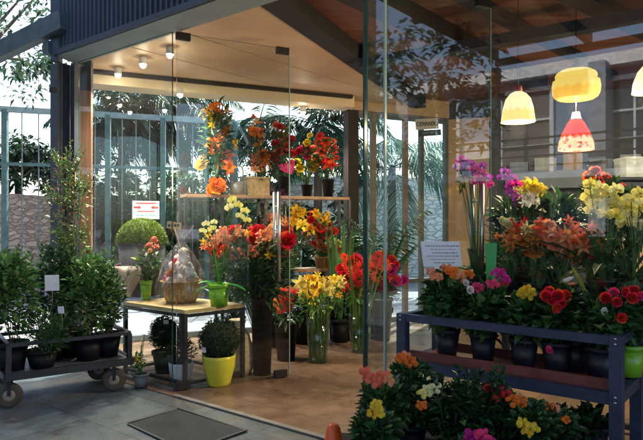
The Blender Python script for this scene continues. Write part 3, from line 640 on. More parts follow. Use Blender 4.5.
# general interior lamps reach the tan ceiling through their spill
# ---------------------------------------------------------------- signs
def sign_on(r,c,w,h,m,yaw,t=.006,shear=0):
    mb=MB(); mb.box(c,(w,t,h),yaw); return wp(mb,'plate',m,r)
d2=(fr2-hb).normalized(); a2=math.atan2(d2.y,d2.x); n2=Vector((d2.y,-d2.x,0))
ps=onl(hb+n2*.03,d2,427); ys=ps.y; cs=Vector((ps.x,ps.y,EYE+(HY-124)/F*ys)); s1=ys/F
r=root('closed_sign',cs,'small cream and dark double plate hanging on the glass door reading CERRADO','sign')
roll=Matrix.Rotation(a2,3,'Z')@Matrix.Rotation(-.12,3,'Y')
mb=MB(); mb.box(cs,(28*s1,.006,10.5*s1),roll); pl=wp(mb,'plate',CREAMPL,r)
text_mesh('CERRADO',5.8*s1,DARKTXT,pl,Matrix.Translation(roll@Vector((0,-.0045,0)))@roll.to_4x4()@Matrix.Rotation(pi/2,4,'X'))
mb=MB(); c2=cs+roll@Vector((2*s1,-.002,-9*s1)); mb.box(c2,(28*s1,.006,6*s1),roll); pl2=wp(mb,'plate',mat('dark_plate',(.05,.055,.07),.5),r)
mb=MB()
for i in range(7): mb.box(c2+roll@Vector(((-9+i*2.7)*s1,-.005,0)),(1.7*s1,.002,1.6*s1),roll)
wp(mb,'lettering',GREYTXT,pl2)
mb=MB(); mb.tube([cs+roll@Vector((-10*s1,0,5*s1)),cs+Vector((0,0,16*s1)),cs+roll@Vector((10*s1,0,5*s1))],.0015,4); wp(mb,'cord',STICK,r)
# notice behind the table
Yn=7.2; cn=BK(146,.06); sn=cn.y/F; cn=Vector((cn.x,cn.y,EYE+(HY-210)/F*cn.y)); ab=math.atan2(BD.y,BD.x)
r=root('window_notice',cn,'small white notice with red and teal print on the back window above the moss ball','sign')
mb=MB(); mb.box(cn,(26*sn,.004,18*sn),ab); pl=wp(mb,'plate',PAPER,r)
M3=Matrix.Rotation(ab,3,'Z'); mb=MB()
for sx in(-1,1):
    mb.add([cn+M3@Vector((sx*q[0]*sn,-.004,q[1]*sn)) for q in ((12,2.6),(12,3.6),(7.5,3.6),(7.5,5),(4.6,2.6),(7.5,.2),(7.5,1.6),(12,1.6))],[(0,1,2,3,4,5,6,7)])
mb.box(cn+M3@Vector((0,-.004,6.8*sn)),(20*sn,.002,1.1*sn),ab); mb.box(cn+M3@Vector((0,-.004,-1.2*sn)),(17*sn,.002,.9*sn),ab)
wp(mb,'red_print',REDTXT,pl)
mb=MB()
for i,w in enumerate((3,4,2.4,4,3)): mb.box(cn+M3@Vector(((-8+i*4)*sn,-.004,-5*sn)),(w*sn,.002,1.3*sn),ab)
wp(mb,'teal_print',TEALTXT,pl)
# ---------------------------------------------------------------- left platform cart
cl=G(6,404); cr_=G(132,382); 
ca=Vector((X(6,4.85),4.85,0)); cb=Vector((X(132,5.45),5.45,0)); cd=(cb-ca).normalized(); cn_=Vector((-cd.y,cd.x,0)); cw=.62
r=root('plant_cart',(ca+cb)/2+cn_*cw/2,'black low platform cart with rubber wheels loaded with potted shrubs','cart')
ZD=.285
cor=[ca,cb,cb+cn_*cw,ca+cn_*cw]
mb=MB(); mb.quadprism(cor,ZD-.04,ZD); wp(mb,'deck',mat('deck_metal',(.12,.13,.15),.5,var=.4,scale=6),r)
for q in cor:
    mb=MB(); q=q+((cor[0]+cor[2])/2-q)*.04; mb.box((q.x,q.y,ZD+.115),(.04,.04,.23),math.atan2(cd.y,cd.x)); wp(mb,'post',CARTM,r)
mb=MB()
for i in range(4):
    a,b=[q+((cor[0]+cor[2])/2-q)*.04+Vector((0,0,ZD+.235)) for q in(cor[i],cor[(i+1)%4])]; mb.beam(a,b,.035,.03)
wp(mb,'rail',CARTM,r)
mb=MB()
for i in range(4):
    a,b=[q+((cor[0]+cor[2])/2-q)*-.01+Vector((0,0,ZD-.02)) for q in(cor[i],cor[(i+1)%4])]; mb.beam(a,b,.03,.06)
wp(mb,'deck_edge',CARTM,r)
for (s,o) in ((.03,.06),(.86,.06),(.03,.54),(.86,.54)):
    c=ca+cd*s*(cb-ca).length+cn_*o+Vector((0,0,.105)); ax=Quaternion((0,0,1),R.uniform(-.4,.3))@cn_
    mb=MB(); pr=[(.03,-.02),(.08,-.024),(.101,-.02),(.105,0),(.101,.02),(.08,.024),(.03,.02)]
    q=ax.to_track_quat('Z','Y').to_matrix()
    mb.lathe(pr,seg=28); mb.v=[tuple(q@Vector(v)+c) for v in mb.v]; w=wp(mb,'wheel',TYRE,r)
    mb=MB(); mb.lathe([(.001,-.028),(.035,-.026),(.05,-.02),(.05,.02),(.035,.026),(.001,.028)],seg=20); mb.v=[tuple(q@Vector(v)+c) for v in mb.v]; wp(mb,'hub',CHROME if False else mat('hub_grey',(.22,.2,.16),.5),w)
    mb=MB()
    for s2 in(-1,1): mb.beam(c+ax*.035*s2,c+ax*.035*s2+Vector((0,0,.135)),.03,.006)
    mb.box(c+Vector((0,0,.135)),(.09,.09,.008)); wp(mb,'caster_fork',CARTM,r)
def cpt(px,o): return onl(ca+cn_*o,cd,px)
def shrub(name,label,cat,base,potr,poth,crown,n,L,w,m,group=None,potm=BLKP,stems=6,cont='pot',stake=None):
    """crown: list of (dx,dy,z,rx,rz) relative to base"""
    r=root(name,base,label,cat,group); pot(r,cont,potr,poth,potm)
    mb=MB()
    tot=sum(c[3]*c[3]*c[4] for c in crown)
    tr=MB()
    for (dx,dy,z,rx,rz) in crown:
        c=Vector((dx,dy,z)); k=max(8,int(n*rx*rx*rz/tot)); foliage(mb,c,(rx,rx,rz),k,L,w)
        twiggy(tr,(0,0,poth*.8),c,(rx*.85,rx*.85,rz*.85),stems)
    for (dx,dy,z,rx,rz) in crown:
        for i in range(16):
            a=R.uniform(0,6.28); q=R.uniform(.3,.95)*rx; b0=Vector((dx+q*math.cos(a),dy+q*math.sin(a),z+rz*R.uniform(.2,.7))); ln=Vector((math.cos(a)*.5,math.sin(a)*.5,1))*R.uniform(.08,.2)
            mb.tube([b0,b0+ln],.0025,4,cap=False)
            for j in range(9):
                t=j/8; aa=j*2.4; mb.leaf(b0+ln*t,Vector((math.cos(aa),math.sin(aa),.5+t)),L*(.95-.45*t),w*(.9-.35*t))
    mb.build('foliage',m,r); tr.build('stems',BARK if stems>3 else STEMG,r)
    if stake:
        s=MB(); s.tube([(0,0,poth*.5),(stake[0],0,stake[1])],.007,6); s.build('stake',STICK,r)
    return r
LSH=leafm('leaf_shrub',(.09,.2,.055),.5); LS2=leafm('leaf_shrub_dark',(.045,.12,.045),.5)
GC='potted shrubs on the platform cart'
b=cpt(12,.18); b.z=ZD; r=shrub('potted_shrub','tall leafy shrub in a black pot at the left end of the cart','shrub',b,.13,.24,[(0,0,.62,.2,.32),(-.08,.05,.75,.16,.2)],850,.085,.045,LSH,GC)
b=cpt(-20,.35); b.z=ZD; r=shrub('potted_shrub','dark leafy shrub cut by the left edge of the picture','shrub',b,.14,.24,[(0,0,.6,.22,.34)],760,.085,.045,LS2,GC)
b=cpt(42,.14); b.z=ZD; r=shrub('potted_shrub','low feathery light green bush at the front of the cart','shrub',b,.13,.15,[(0,0,.30,.2,.17),(.08,-.02,.24,.15,.12)],1500,.05,.012,leafm('leaf_feather',(.07,.17,.06)),GC); tagcard(r,W(61,310,5.0),.05,.06)
b=cpt(52,.42); b.z=ZD; r=shrub('potted_shrub','dark shrub with a white price tag in the middle of the cart','shrub',b,.13,.24,[(0,0,.55,.2,.28),(.02,0,.8,.13,.18)],720,.08,.042,LS2,GC); tagcard(r,W(52,283,5.0),.11,.135,yaw=.3)
b=cpt(88,.2); b.z=ZD; r=shrub('potted_shrub','bushy mid green shrub in a black pot at the right part of the cart','shrub',b,.13,.22,[(0,0,.5,.24,.26),(.0,.04,.74,.2,.16)],980,.085,.044,LSH,GC)
b=cpt(108,.25); b.z=ZD; r=shrub('potted_shrub','narrow shrub with pale leaf tips at the right end of the cart','shrub',b,.12,.22,[(0,0,.52,.15,.26)],560,.075,.035,leafm('leaf_olive',(.07,.13,.05)),GC)
# climbing plant with stake
b=cpt(70,.46); b.z=ZD; H=lambda py:EYE+(HY-py)/F*b.y-ZD
r=shrub('climbing_rose','tall staked climber with pale pinkish leaf tips rising beside the black column','plant',b,.13,.24,[(0,0,H(290),.17,.28),(.02,0,H(250),.14,.2),(-.05,0,H(215),.14,.2),(.08,0,H(200),.1,.15),(-.04,0,H(175),.1,.14)],330,.065,.036,leafm('leaf_climb',(.14,.22,.06),.5),stake=(.05,H(165)))
mb=MB(); foliage(mb,Vector((0,0,H(195))),(.17,.15,.35),110,.05,.028); mb.build('young_leaves',leafm('leaf_pinktip',(.32,.16,.1),.4),r)
mb=MB(); s0=Vector((0,0,.2))
for dx in(-.12,-.03,.1): mb.tube([s0,(dx*.5,.0,H(250)),(dx,0,H(180))],.006,5,r2=.003)
mb.build('canes',STEMG,r)
# ---------------------------------------------------------------- on the display table
ZT1=.725
def tp(px,f):  # point on table at image column px, fraction f of the depth
    return onl(tn+td*f,-FD,px)
# moss ball
b=tp(142,.72); b.z=ZT1; s=b.y/F; r=root('moss_ball_planter',b,'light green clipped ball in a wide slate planter on the display table','plant')
hb_=(299-246)*s*.98
mb=MB(); mb.lathe([(.001,0),(19*s,0),(23*s,hb_),(21.5*s,hb_),(21*s,hb_-.02),(.001,hb_-.02)],seg=36); mb.build('planter',mat('slate_planter',(.06,.065,.08),.6),r)
mb=MB(); mb.lathe([(.001,hb_-.03)]+[(23*s*math.cos(t),hb_+23*s*math.sin(t)) for t in [i*pi/2/9 for i in range(9)]]+[(.001,hb_+23*s)],seg=30); mb.build('core',mat('moss_core',(.06,.1,.015),.9,bump=.6,scale=25),r)
mb=MB()
for i in range(3200):
    a=R.uniform(0,6.28); u=R.uniform(-.02,1); k=math.sqrt(max(0,1-u*u)); rr_=23.3*s*R.uniform(.96,1.05); d=Vector((k*math.cos(a),k*math.sin(a),u)); mb.leaf(d*rr_+Vector((0,0,hb_)),d+Vector((R.uniform(-.7,.7),R.uniform(-.7,.7),R.uniform(-.5,.5))),.024,.012,0,.1)
mb.build('foliage',MOSS,r)
def potted(label,px,f,rad,h,m,blooms,leaves,lm=LDK,z=ZT1,name='potted_plant',cat='plant',kind='pot',**k):
    b=tp(px,f); return arrangement(name,label,cat,px,b.y,z,blooms,(kind,rad,h,m),leaves,lm,**k)
yt=lambda f,px:tp(px,f).y
r=potted('small green pot with a dark leafy plant and salmon flowers on the table',146,.35,.062,.2*1.0,GRNP,[(150,246,'cluster','salmon',.045),(155,240,'cluster','salmon',.04),(151,252,'cluster','peach',.04),(157,247,'cluster','salmon',.035)],[(148,264,11,16,150,.07,.04)])
mb=MB(); b=W(140,262,yt(.35,146)); mb.leaf(b,(-1,-.2,.7),.12,.06); mb.leaf(b,(-.6,-.4,1),.1,.05); wp(mb,'pale_leaf',LYG,r)
# pink wrapped bundles
def wrapped(label,px,f,rx,h,seedn,m,name='wrapped_bouquet',cols=('white','peach','pink')):
    b=tp(px,f); b.z=ZT1; r=root(name,b,label,'bouquet'); mb=MB(); n=26
    rw=random.Random(seedn); ph=[rw.uniform(0,6.28) for _ in range(4)]
    def wob(a,z): return 1+.12*math.sin(5*a+ph[0]+z*9)+.07*math.sin(11*a+ph[1]-z*20)+.05*math.sin(23*a+ph[2])
    mb.lathe([(rx*.45,0),(rx*.7,h*.25),(rx*.95,h*.55),(rx*1.1,h*.8),(rx*1.15,h),(rx*.9,h*.86),(rx*.5,h*.8),(.001,h*.78)],seg=44,wob=wob); mb.build('wrapping',m,r)
    for i in range(11):
        a=rw.uniform(0,6.28); q=rx*.85*math.sqrt(rw.random()); add_bloom(r,'rose',rw.choice(cols),b+Vector((q*math.cos(a),q*math.sin(a),h*(.86+.1*rw.random()))),.035,(math.cos(a)*.5,-.8,.8))
    mb=MB(); foliage(mb,Vector((0,0,h*.9)),(rx,rx,h*.15),40,.05,.02); mb.build('foliage',LMD,r)
    return r
wrapped('pink and white wrapped bouquet at the left end of the table',127,.4,.14,.34,3,PINKW)
# gift basket in cellophane
b=tp(181,.5); b.z=ZT1; s=b.y/F; r=root('gift_basket',b,'wicker gift basket with pale pink filling wrapped in clear cellophane','basket')
def weave(a,z): return 1+.02*math.sin(26*a+(z*240)//1*pi)
mb=MB(); mb.lathe([(.001,0),(14*s,0)]+[(14*s+5.5*s*(i/8)**.7,20*s*i/8) for i in range(1,9)]+[(20.5*s,21*s),(20.5*s,22*s),(18*s,22*s),(17*s,16*s)],seg=52,wob=weave); mb.build('basket',WICK,r)
FILL=mat('basket_fill',(.75,.5,.4),.7,var=.3,scale=14,c2=(.88,.82,.75),bump=.8)
for (dx,dy,z,q) in ((-8,0,20,9),(7,2,21,9.5),(0,-8,22,8),(-5,6,30,8),(5,-3,32,8.5),(-5,-5,35,7),(0,3,42,7.5),(3,-2,50,5)):
    mb=MB(); ph=R.uniform(0,6)
    mb.lathe([(.001,(z-q)*s)]+[(q*s*math.cos(t),(z+q*math.sin(t))*s) for t in [(-pi/2+pi*k/12) for k in range(1,12)]]+[(.001,(z+q)*s)],c=(dx*s,dy*s,0),seg=40,wob=lambda a,zz:1+.12*math.sin(5*a+ph+zz*40)+.09*math.sin(9*a-zz*70+ph)+.05*math.sin(19*a+zz*120)); mb.build('wrapped_gift',FILL,r)
for i in range(9):
    a=R.uniform(-2.8,-.3); z=R.uniform(20,45); q=(19-(z-15)*.26)*s*.97; add_bloom(r,'rose',R.choice(('white','peach','pink','cream')),b+Vector((q*math.cos(a),q*math.sin(a),z*s)),.035,(math.cos(a),math.sin(a),.3))
mb=MB(); prc=[(21,4),(22,10),(22.4,16),(21.5,22),(20,28),(18.5,34),(16,40),(13,46),(9.5,51),(6,56),(3,60),(2.2,62),(4,65),(8,70),(12,77)]
mb.lathe([(a_*s,b_*s) for a_,b_ in prc],seg=110,sm=False,wob=lambda a,z:1+.05*math.sin(7*a+z*21)+.055*abs(math.sin(11*a-z*27))+.05*abs(math.sin(19*a+z*45))+.03*math.sin(37*a-z*90)); mb.build('cellophane',CELLO,r)
mb=MB(); mb.tube([(0,-.03,55*s),(-.05,-.06,74*s)],.006,6); sk=mb.build('tag_stick',TAGB,r)
mb=MB(); mb.box((-.055,-.07,77*s),(14*s,.006,7*s),Matrix.Rotation(.12,3,'Y')); t_=mb.build('price_tag',TAGB,r)
mb=MB()
for i in range(4): mb.box((-.055+(-4.5+3*i)*s,-.0745,77*s),(1.8*s,.002,2.4*s)); 
mb.build('lettering',DARKTXT,t_)
# orchid in green pot
b=tp(219,.6); yo=b.y
r=arrangement('potted_orchid','yellow orchid in a lime green pot at the right end of the table','orchid',219,yo,ZT1,
 [(232,200,'orchid','butter',.05),(238,205,'orchid','butter',.052),(229,207,'orchid','cream',.045),(245,211,'orchid','butter',.05),(240,216,'orchid','cream',.046),(247,220,'orchid','butter',.04),(206,224,'orchid','cream',.045),(212,229,'orchid','butter',.045),(203,231,'orchid','butter',.04),(214,222,'orchid','cream',.038)],
 ('pot',.108,.215,GRNP),[],LMD,facejit=.3,sr=.003,spread=.03)
mb=MB(); base=b+Vector((0,0,ZT1+.17)); 
for d,L,w in (((-.13,-.05,1),.43,.07),((-.5,-.2,.5),.22,.07),((.7,-.2,.35),.3,.065),((.2,-.4,.5),.18,.06),((-.8,.1,.25),.26,.07)): mb.blade(base,d,L,w,.25 if L>.4 else .9,8)
wp(mb,'leaf_blades',leafm('leaf_bright',(.05,.3,.03)),r)
# ---------------------------------------------------------------- under the table
zl=.03
def under(px,py,f=None): return G(px,py)
b=G(219,385); b.z=.0
r=root('boxwood_ball',b,'clipped dark green ball shrub in a yellow pot under the table','plant'); pot(r,'egg',.155,.285,YELP)
def ball(r,z,rad,n=1500,m=BOX):
    mb=MB(); mb.lathe([(.001,z-rad*.9)]+[(rad*.9*math.cos(t),z+rad*.9*math.sin(t)) for t in [(-pi/2+pi*i/12) for i in range(1,12)]]+[(.001,z+rad*.9)],seg=24); mb.build('core',mat('box_core',(.008,.02,.008),.9,bump=.6,scale=30),r)
    mb=MB()
    for i in range(n):
        a=R.uniform(0,6.28); u=R.uniform(-1,1); k=math.sqrt(1-u*u); d=Vector((k*math.cos(a),k*math.sin(a),u)); mb.leaf(d*rad*(R.uniform(.86,1.03)+(.14*R.random() if i%17==0 else 0))*(1+.05*math.sin(3*a+2*u))+Vector((0,0,z)),d+Vector((R.uniform(-.8,.8),R.uniform(-.8,.8),R.uniform(-.6,.6))),.026,.015,0,.1)
    mb.build('foliage',m,r)
ball(r,.43,.185); tagcard(r,W(204,350,b.y-.12),.04,.05,stick=.03)
b=G(178,386.5); b=b+Vector((.0,.12,0)); r=root('small_boxwood',b,'small dark shrub in a white ceramic pot under the table near corner','plant'); pot(r,'egg',.115,.2,WHITEP)
mb=MB(); foliage(mb,Vector((0,0,.29)),(.14,.14,.12),420,.045,.025); mb.build('foliage',BOX,r)
b=G(165,372); r=root('boxwood_ball',b,'dark ball shrub in a black pot at the back under the table','plant'); pot(r,'pot',.13,.22,BLKP); ball(r,.4,.16,1200); tagcard(r,W(166,322,b.y-.17),.05,.04,stick=.02)
b=G(141,386)
r=arrangement('potted_primrose','tiny grey pot with yellow flowers on the floor left of the table','plant',141,b.y,0,[(136,359,'cluster','yellow',.035),(139,364,'cluster','yellow',.03),(142,340,'bud','cream',.028),(144,335,'bud','cream',.026),(141,346,'bud','cream',.028)],('pot',.075,.12,GREYP),[(138,362,7,8,60,.05,.028)],LLT)
# straw figure / sack behind right table leg
b=G(238,374); r=root('burlap_sack',b,'tan burlap sack slumped on the floor behind the table leg','sack')
mb=MB(); mb.lathe([(.001,0),(.12,0),(.15,.08),(.14,.25),(.12,.4),(.06,.47),(.09,.55),(.05,.52),(.001,.5)],seg=32,wob=lambda a,z:1+.08*math.sin(3*a+z*8)+.05*math.sin(8*a-z*20)); mb.build('bag',CREAMC,r)
mb=MB(); mb.lathe([(.062,.455),(.07,.462),(.07,.48),(.062,.487)],seg=20); mb.build('tie',STICK,r)
# ---------------------------------------------------------------- bouquets on the upper shelf
YU=lambda px:YS(px)
g='bouquets on the upper shelf'
y=YS(218)
arrangement('flower_arrangement','tall slender arrangement of orange lilies at the left end of the upper shelf','bouquet',218,y,ZU,
 [(216,109,'lily','orange',.1),(208,116,'lily','gold',.1),(222,118,'star','orange',.1),(228,112,'star','peach',.09),(214,125,'star','gold',.09),(213,147,'lily','orange',.11),(222,141,'star','orange',.1),(229,132,'star','orange',.09),(227,158,'lily','salmon',.11),(229,168,'lily','orange',.1),(236,142,'star','gold',.08),(206,158,'star','gold',.08),(217,186,'rose','orange',.1,-.2)],
 ('bucket',.09,.22,BLKP),[(217,140,13,40,230,.13,.04)],LDK,spread=.12)
y=YS(257)
arrangement('flower_arrangement','peach lily arrangement standing in a tan square base on the upper shelf','bouquet',257,y,ZU,
 [(256,124,'star','peach',.08),(254,131,'lily','orange',.08),(260,139,'lily','salmon',.09),(258,146,'star','orange',.08),(261,165,'lily','salmon',.13),(255,170,'star','peach',.09),(266,160,'star','orange',.08)],
 None,[(258,153,13,28,170,.11,.03)],LDK,spread=.12)
b=BK(257,SO); mb=MB(); mb.box((b.x,b.y,ZU+.11),(.27,.2,.22),.4); mb.box((b.x,b.y,ZU+.225),(.29,.22,.02),.4); o=wp(mb,'flower_base',SACK,[o for o in bpy.data.objects if o.name.startswith('flower_arrangement.001')][0])
y=YS(284)
arrangement('flower_arrangement','red rose arrangement with one hot pink heart shaped flower on the upper shelf','bouquet',284,y,ZU,
 [(281,127,'rose','red',.06),(276,144,'rose','red',.06),(285,137,'rose','scarlet',.055),(290,140,'rose','red',.07),(287,150,'rose','red',.06),(273,156,'rose','scarlet',.06),(288,167,'anthurium','pink',.1,-.12),(279,152,'rose','red',.05),(293,154,'rose','red',.05)],
 ('bucket',.08,.26,BLKP),[(283,152,12,24,150,.11,.035)],LDK,spread=.1)
y=YS(307)
arrangement('flower_arrangement','small mixed pink and yellow bouquet in a dark round vase on the upper shelf','bouquet',307,y,ZU,
 [(307,143,'rose','yellow',.05),(302,150,'rose','pink',.06),(311,151,'rose','salmon',.065),(306,157,'rose','pink',.055),(297,163,'rose','yellow',.055),(313,165,'rose','gold',.07),(300,168,'rose','yellow',.05),(315,157,'rose','peach',.05)],
 ('bucket',.08,.16,BLKP),[(306,162,13,14,120,.09,.04)],LDK,spread=.1)
y=YS(328)
arrangement('flower_arrangement','bright red gerbera bouquet in a black vase next to the dark column','bouquet',328,y,ZU,
 [(320,136,'gerbera','red',.065),(326,142,'gerbera','scarlet',.08),(333,149,'gerbera','red',.075),(321,152,'gerbera','scarlet',.065),(329,165,'lily','scarlet',.12),(319,162,'gerbera','red',.07),(336,158,'gerbera','scarlet',.05)],
 ('bucket',.085,.24,BLKP),[(327,160,12,20,120,.1,.035)],LDK,spread=.1)
# hooked watering can spout / grey arch
b=BK(238,SO+.05); r=root('watering_can',Vector((b.x,b.y,ZU)),'grey metal can with a tall arched handle between the two lily arrangements','watering can'); k=b.y/F
mb=MB(); mb.lathe([(.001,0),(6*k,0),(6*k,14*k),(5.6*k,14*k),(5.6*k,.02)],seg=20); mb.build('body',GREYP,r)
mb=MB(); mb.tube([(-5*k,0,12*k)]+[(-5*k*math.cos(t),0,24*k+6*k*math.sin(t)) for t in [i*pi/8 for i in range(9)]]+[(5*k,0,12*k)],.008,6); mb.build('handle',GREYP,r)
# ---------------------------------------------------------------- middle: big red/peach mass in tall black vase
Yb=G(262,374).y
bl=scatter(246,244,44,15,66,[('lily','salmon'),('star','red'),('lily','peach'),('rose','red'),('rose','scarlet'),('star','peach'),('rose','red'),('star','salmon'),('star','gold')],.07)
bl=[(x,y,k,c,s*.95) for x,y,k,c,s in bl]+[(236,240,'lily','salmon',.11),(222,238,'lily','peach',.1),(262,238,'lily','salmon',.1),(288,240,'rose','red',.08),(283,250,'rose','red',.08),(249,254,'rose','gold',.05),(268,233,'lily','peach',.1)]
arrangement('floor_bouquet','large mass of red and salmon lilies above a tall narrow black floor vase','bouquet',262,Yb,0,bl,('bucket',.12,.92,BLKP),[(255,262,34,22,520,.13,.045),(262,285,22,18,260,.14,.05)],LDK,spread=.16)
for px_,y_,z_,lab,c_ in ((276,None,0,'dark fern in a black bucket between the tall vase and the lilies',(276,275,16,26,260)),(345,None,0,'dark leafy fern in a black bucket at the foot of the column',(345,305,13,24,220)),(305,None,0,'dark fern in a black bucket under the middle shelf behind the yellow lilies',(305,305,16,20,240)),(235,None,0,'dark fern in a black bucket behind the burlap sack',(232,285,12,26,220))):
    yy=YS(px_)-.3; arrangement('potted_fern',lab,'plant',px_,yy,0,[],('bucket',.13,.4,BLKP),[(c_[0],c_[1],c_[2],c_[3],c_[4],.15,.05)],LDK,stems=False,blades=((14,.75,.035,.9),))
arrangement('shelf_bouquet','bouquet of dark red roses at the left end of the middle shelf','bouquet',272,YS(272)-.1,ZM,scatter(272,232,11,13,14,[('rose','red'),('lily','salmon'),('rose','scarlet'),('star','peach')],.07),('bucket',.09,.2,BLKP),[(272,240,14,18,170,.12,.04)],LDK,spread=.1)
# yellow & orange blooms on the middle shelf
y=YS(292); g2=None
arrangement('shelf_bouquet','orange and yellow lily bouquet on the middle shelf','bouquet',296,y,ZM,
 [(283,226,'lily','orange',.09),(292,224,'lily','gold',.1),(298,217,'lily','gold',.1),(302,226,'lily','yellow',.1),(300,212,'star','gold',.08),(288,220,'star','orange',.08)],('glass',.085,.24,None),[(295,240,12,12,90,.14,.025)],LDK,spread=.1)
y=YS(318)
arrangement('shelf_bouquet','bouquet of yellow over red and cream blooms in a tan basket on the middle shelf','bouquet',323,y,ZM,
 [(318,219,'lily','gold',.09),(311,220,'rose','red',.055),(320,227,'rose','scarlet',.065),(328,234,'rose','red',.07),(319,236,'rose','red',.06),(331,241,'rose','cream',.075),(325,248,'rose','salmon',.07),(316,245,'rose','red',.05),(334,231,'rose','scarlet',.05),(336,250,'rose','red',.055),(318,253,'rose','cream',.05),(310,228,'star','orange',.07),(325,222,'lily','gold',.07)],('bucket',.12,.15,WICK),[(322,240,17,17,180,.1,.03)],LDK,spread=.1)
# floor vases
y=G(284,360).y
arrangement('gerbera_bucket','three red orange gerberas in a dark bucket beside the tall black vase','bouquet',286,y,0,
 [(282,293,'gerbera','scarlet',.085),(287,303,'gerbera','scarlet',.09),(277,303,'gerbera','orange',.08),(289,291,'gerbera','red',.06),(281,310,'gerbera','scarlet',.06)],('bucket',.13,.42,BLKP),[(284,312,12,14,90,.12,.04)],LDK)
y=G(318,362).y
def sheaf(mb,base,top,n,r0,r1,h,w=.012,rr=R):
    for i in range(n):
        a=rr.uniform(0,6.28); k=math.sqrt(rr.random()); p=Vector(base)+Vector((math.cos(a)*r0*k,math.sin(a)*r0*k,.03)); q=Vector(top)+Vector((math.cos(a)*r1*k,math.sin(a)*r1*k,rr.uniform(-.1,.05)))
        mb.tube([p,(p+q)/2+Vector((0,0,.02)),q],w*.5,5,cap=False)
bls=[(300,283,'lily','butter',.1),(308,287,'lily','yellow',.1),(302,292,'star','butter',.09),(314,281,'lily','yellow',.09),(320,290,'lily','yellow',.11),(327,286,'lily','butter',.1),(335,281,'lily','yellow',.08),(341,284,'lily','butter',.07),(323,279,'star','yellow',.09),(333,294,'lily','butter',.09),(312,295,'lily','gold',.09),(306,280,'star','gold',.08),(316,286,'star','orange',.06)]
r=arrangement('lily_vase','bunch of yellow lilies in a clear glass vase with thick green stems','bouquet',318,y,0,bls,('glass',.13,.5,None),[(318,305,16,9,90,.12,.035)],LLT,spread=.14,sr=.007)
mb=MB(); b=r.location; sheaf(mb,b,b+Vector((0,0,.6)),30,.08,.13,.6); wp(mb,'stem_bundle',leafm('stem_bright',(.1,.2,.05)),r)
y=G(358,352).y
r=arrangement('amaryllis_vase','deep red flowers on tall stems in a glass vase near the door edge','bouquet',360,y,0,
 [(352,269,'gerbera','red',.12),(359,278,'gerbera','red',.12),(349,282,'gerbera','red',.11),(361,268,'gerbera','scarlet',.11),(355,261,'rose','red',.09),(344,275,'rose','red',.09),(356,287,'gerbera','scarlet',.1),(347,265,'gerbera','scarlet',.09)],('glass',.14,.46,None),[(357,292,14,12,100,.13,.03)],LMD,spread=.12,sr=.007)
mb=MB(); b=r.location; sheaf(mb,b,b+Vector((0,0,.62)),30,.08,.13,.6)
for i in range(16): mb.blade(b+Vector((R.uniform(-.06,.06),R.uniform(-.06,.06),.1)),(R.uniform(-.25,.25),R.uniform(-.25,.25),1),R.uniform(.9,1.25),.03,.25,6)
wp(mb,'stem_bundle',leafm('stem_bright',(0,0,0)),r)
y=G(381,340).y
r=arrangement('gerbera_bucket','red blooms in a tall grey bucket right behind the sidelight glass','bouquet',382,y,0,
 [(374,262,'gerbera','red',.11),(384,265,'gerbera','scarlet',.12),(378,257,'gerbera','red',.1),(386,277,'gerbera','red',.11),(377,276,'gerbera','scarlet',.11),(392,270,'rose','magenta',.08),(396,281,'rose','magenta',.08),(388,287,'rose','red',.09),(371,269,'rose','red',.09),(368,281,'gerbera','red',.1),(391,260,'rose','red',.08),(365,264,'rose','scarlet',.08),(380,286,'rose','red',.08)],('bucket',.14,.55,mat('grey_bucket',(.1,.11,.12),.4)),[(383,287,14,12,120,.13,.04)],LDK,spread=.08,dens=1)
# dark palm plant behind
b=Vector((X(380,8.35),8.35,0)); r=root('potted_palm',b,'dark potted palm with arching fronds beside the back column','plant'); pot(r,'pot',.18,.35,BLKP)
def frond(mb,base,d,L,droop,n,ll,lw,rng=R,rach=.008):
    p=Vector(base); dd=Vector(d).normalized(); pts=[p.copy()]; st=L/n
    x=dd.cross(Vector((0,0,1)));
    if x.length<.05: x=Vector((1,0,0))
    x.normalize()
    for i in range(n):
        t=i/n; p=p+dd*st; dd=(dd+Vector((0,0,-1))*droop/n*(.6+t)).normalized(); pts.append(p.copy())
        if t>.12:
            k=math.sin(pi*(t*.85+.1))
            for s_ in(-1,1):
                mb.leaf(p,x*s_*1.0+dd*.7+Vector((0,0,-.35-.3*rng.random())),ll*k*rng.uniform(.8,1.15),lw,0,.3,rng)
    mb.tube(pts,rach,4,r2=rach*.3,cap=False)
mb=MB()
for i in range(16):
    a=R.uniform(0,6.28); frond(mb,(0,0,.4+.03*i),(math.cos(a)*.45,math.sin(a)*.45,1),R.uniform(1.0,1.35),1.1,16,.3,.03)
for i in range(40):
    a=R.uniform(0,6.28); mb.blade((R.uniform(-.05,.05),R.uniform(-.05,.05),.35),(math.cos(a)*.4,math.sin(a)*.4,1),R.uniform(.8,1.35),.045,.7,7)
mb.build('foliage',LDK,r)
# extra dark pots on the floor under the middle shelf
for px,rad,h,lab in ((302,.13,.34,'black empty bucket on the floor under the middle shelf'),(338,.14,.4,'black bucket of cut greenery on the floor under the middle shelf')):
    y=YS(px)-.25; r=arrangement('flower_bucket',lab,'bucket',px,y,0,[],('bucket',rad,h,BLKP),[(px,300,11,14,110,.13,.045)] if px>320 else [],LDK,stems=False)
# thin grass stems rising on the right of the shelf
b=Vector((X(340,7.7),7.7,0)); r=root('snake_plant',b,'upright sword leaves in a black pot before the dark column','plant'); pot(r,'pot',.13,.3,BLKP); mb=MB()
for i in range(26):
    a=R.uniform(0,6.28); mb.blade((math.cos(a)*.06,math.sin(a)*.06,.25),(math.cos(a)*.12,math.sin(a)*.12,1),R.uniform(.9,1.35),.05,.1,6)
mb.build('leaf_blades',LMD,r)
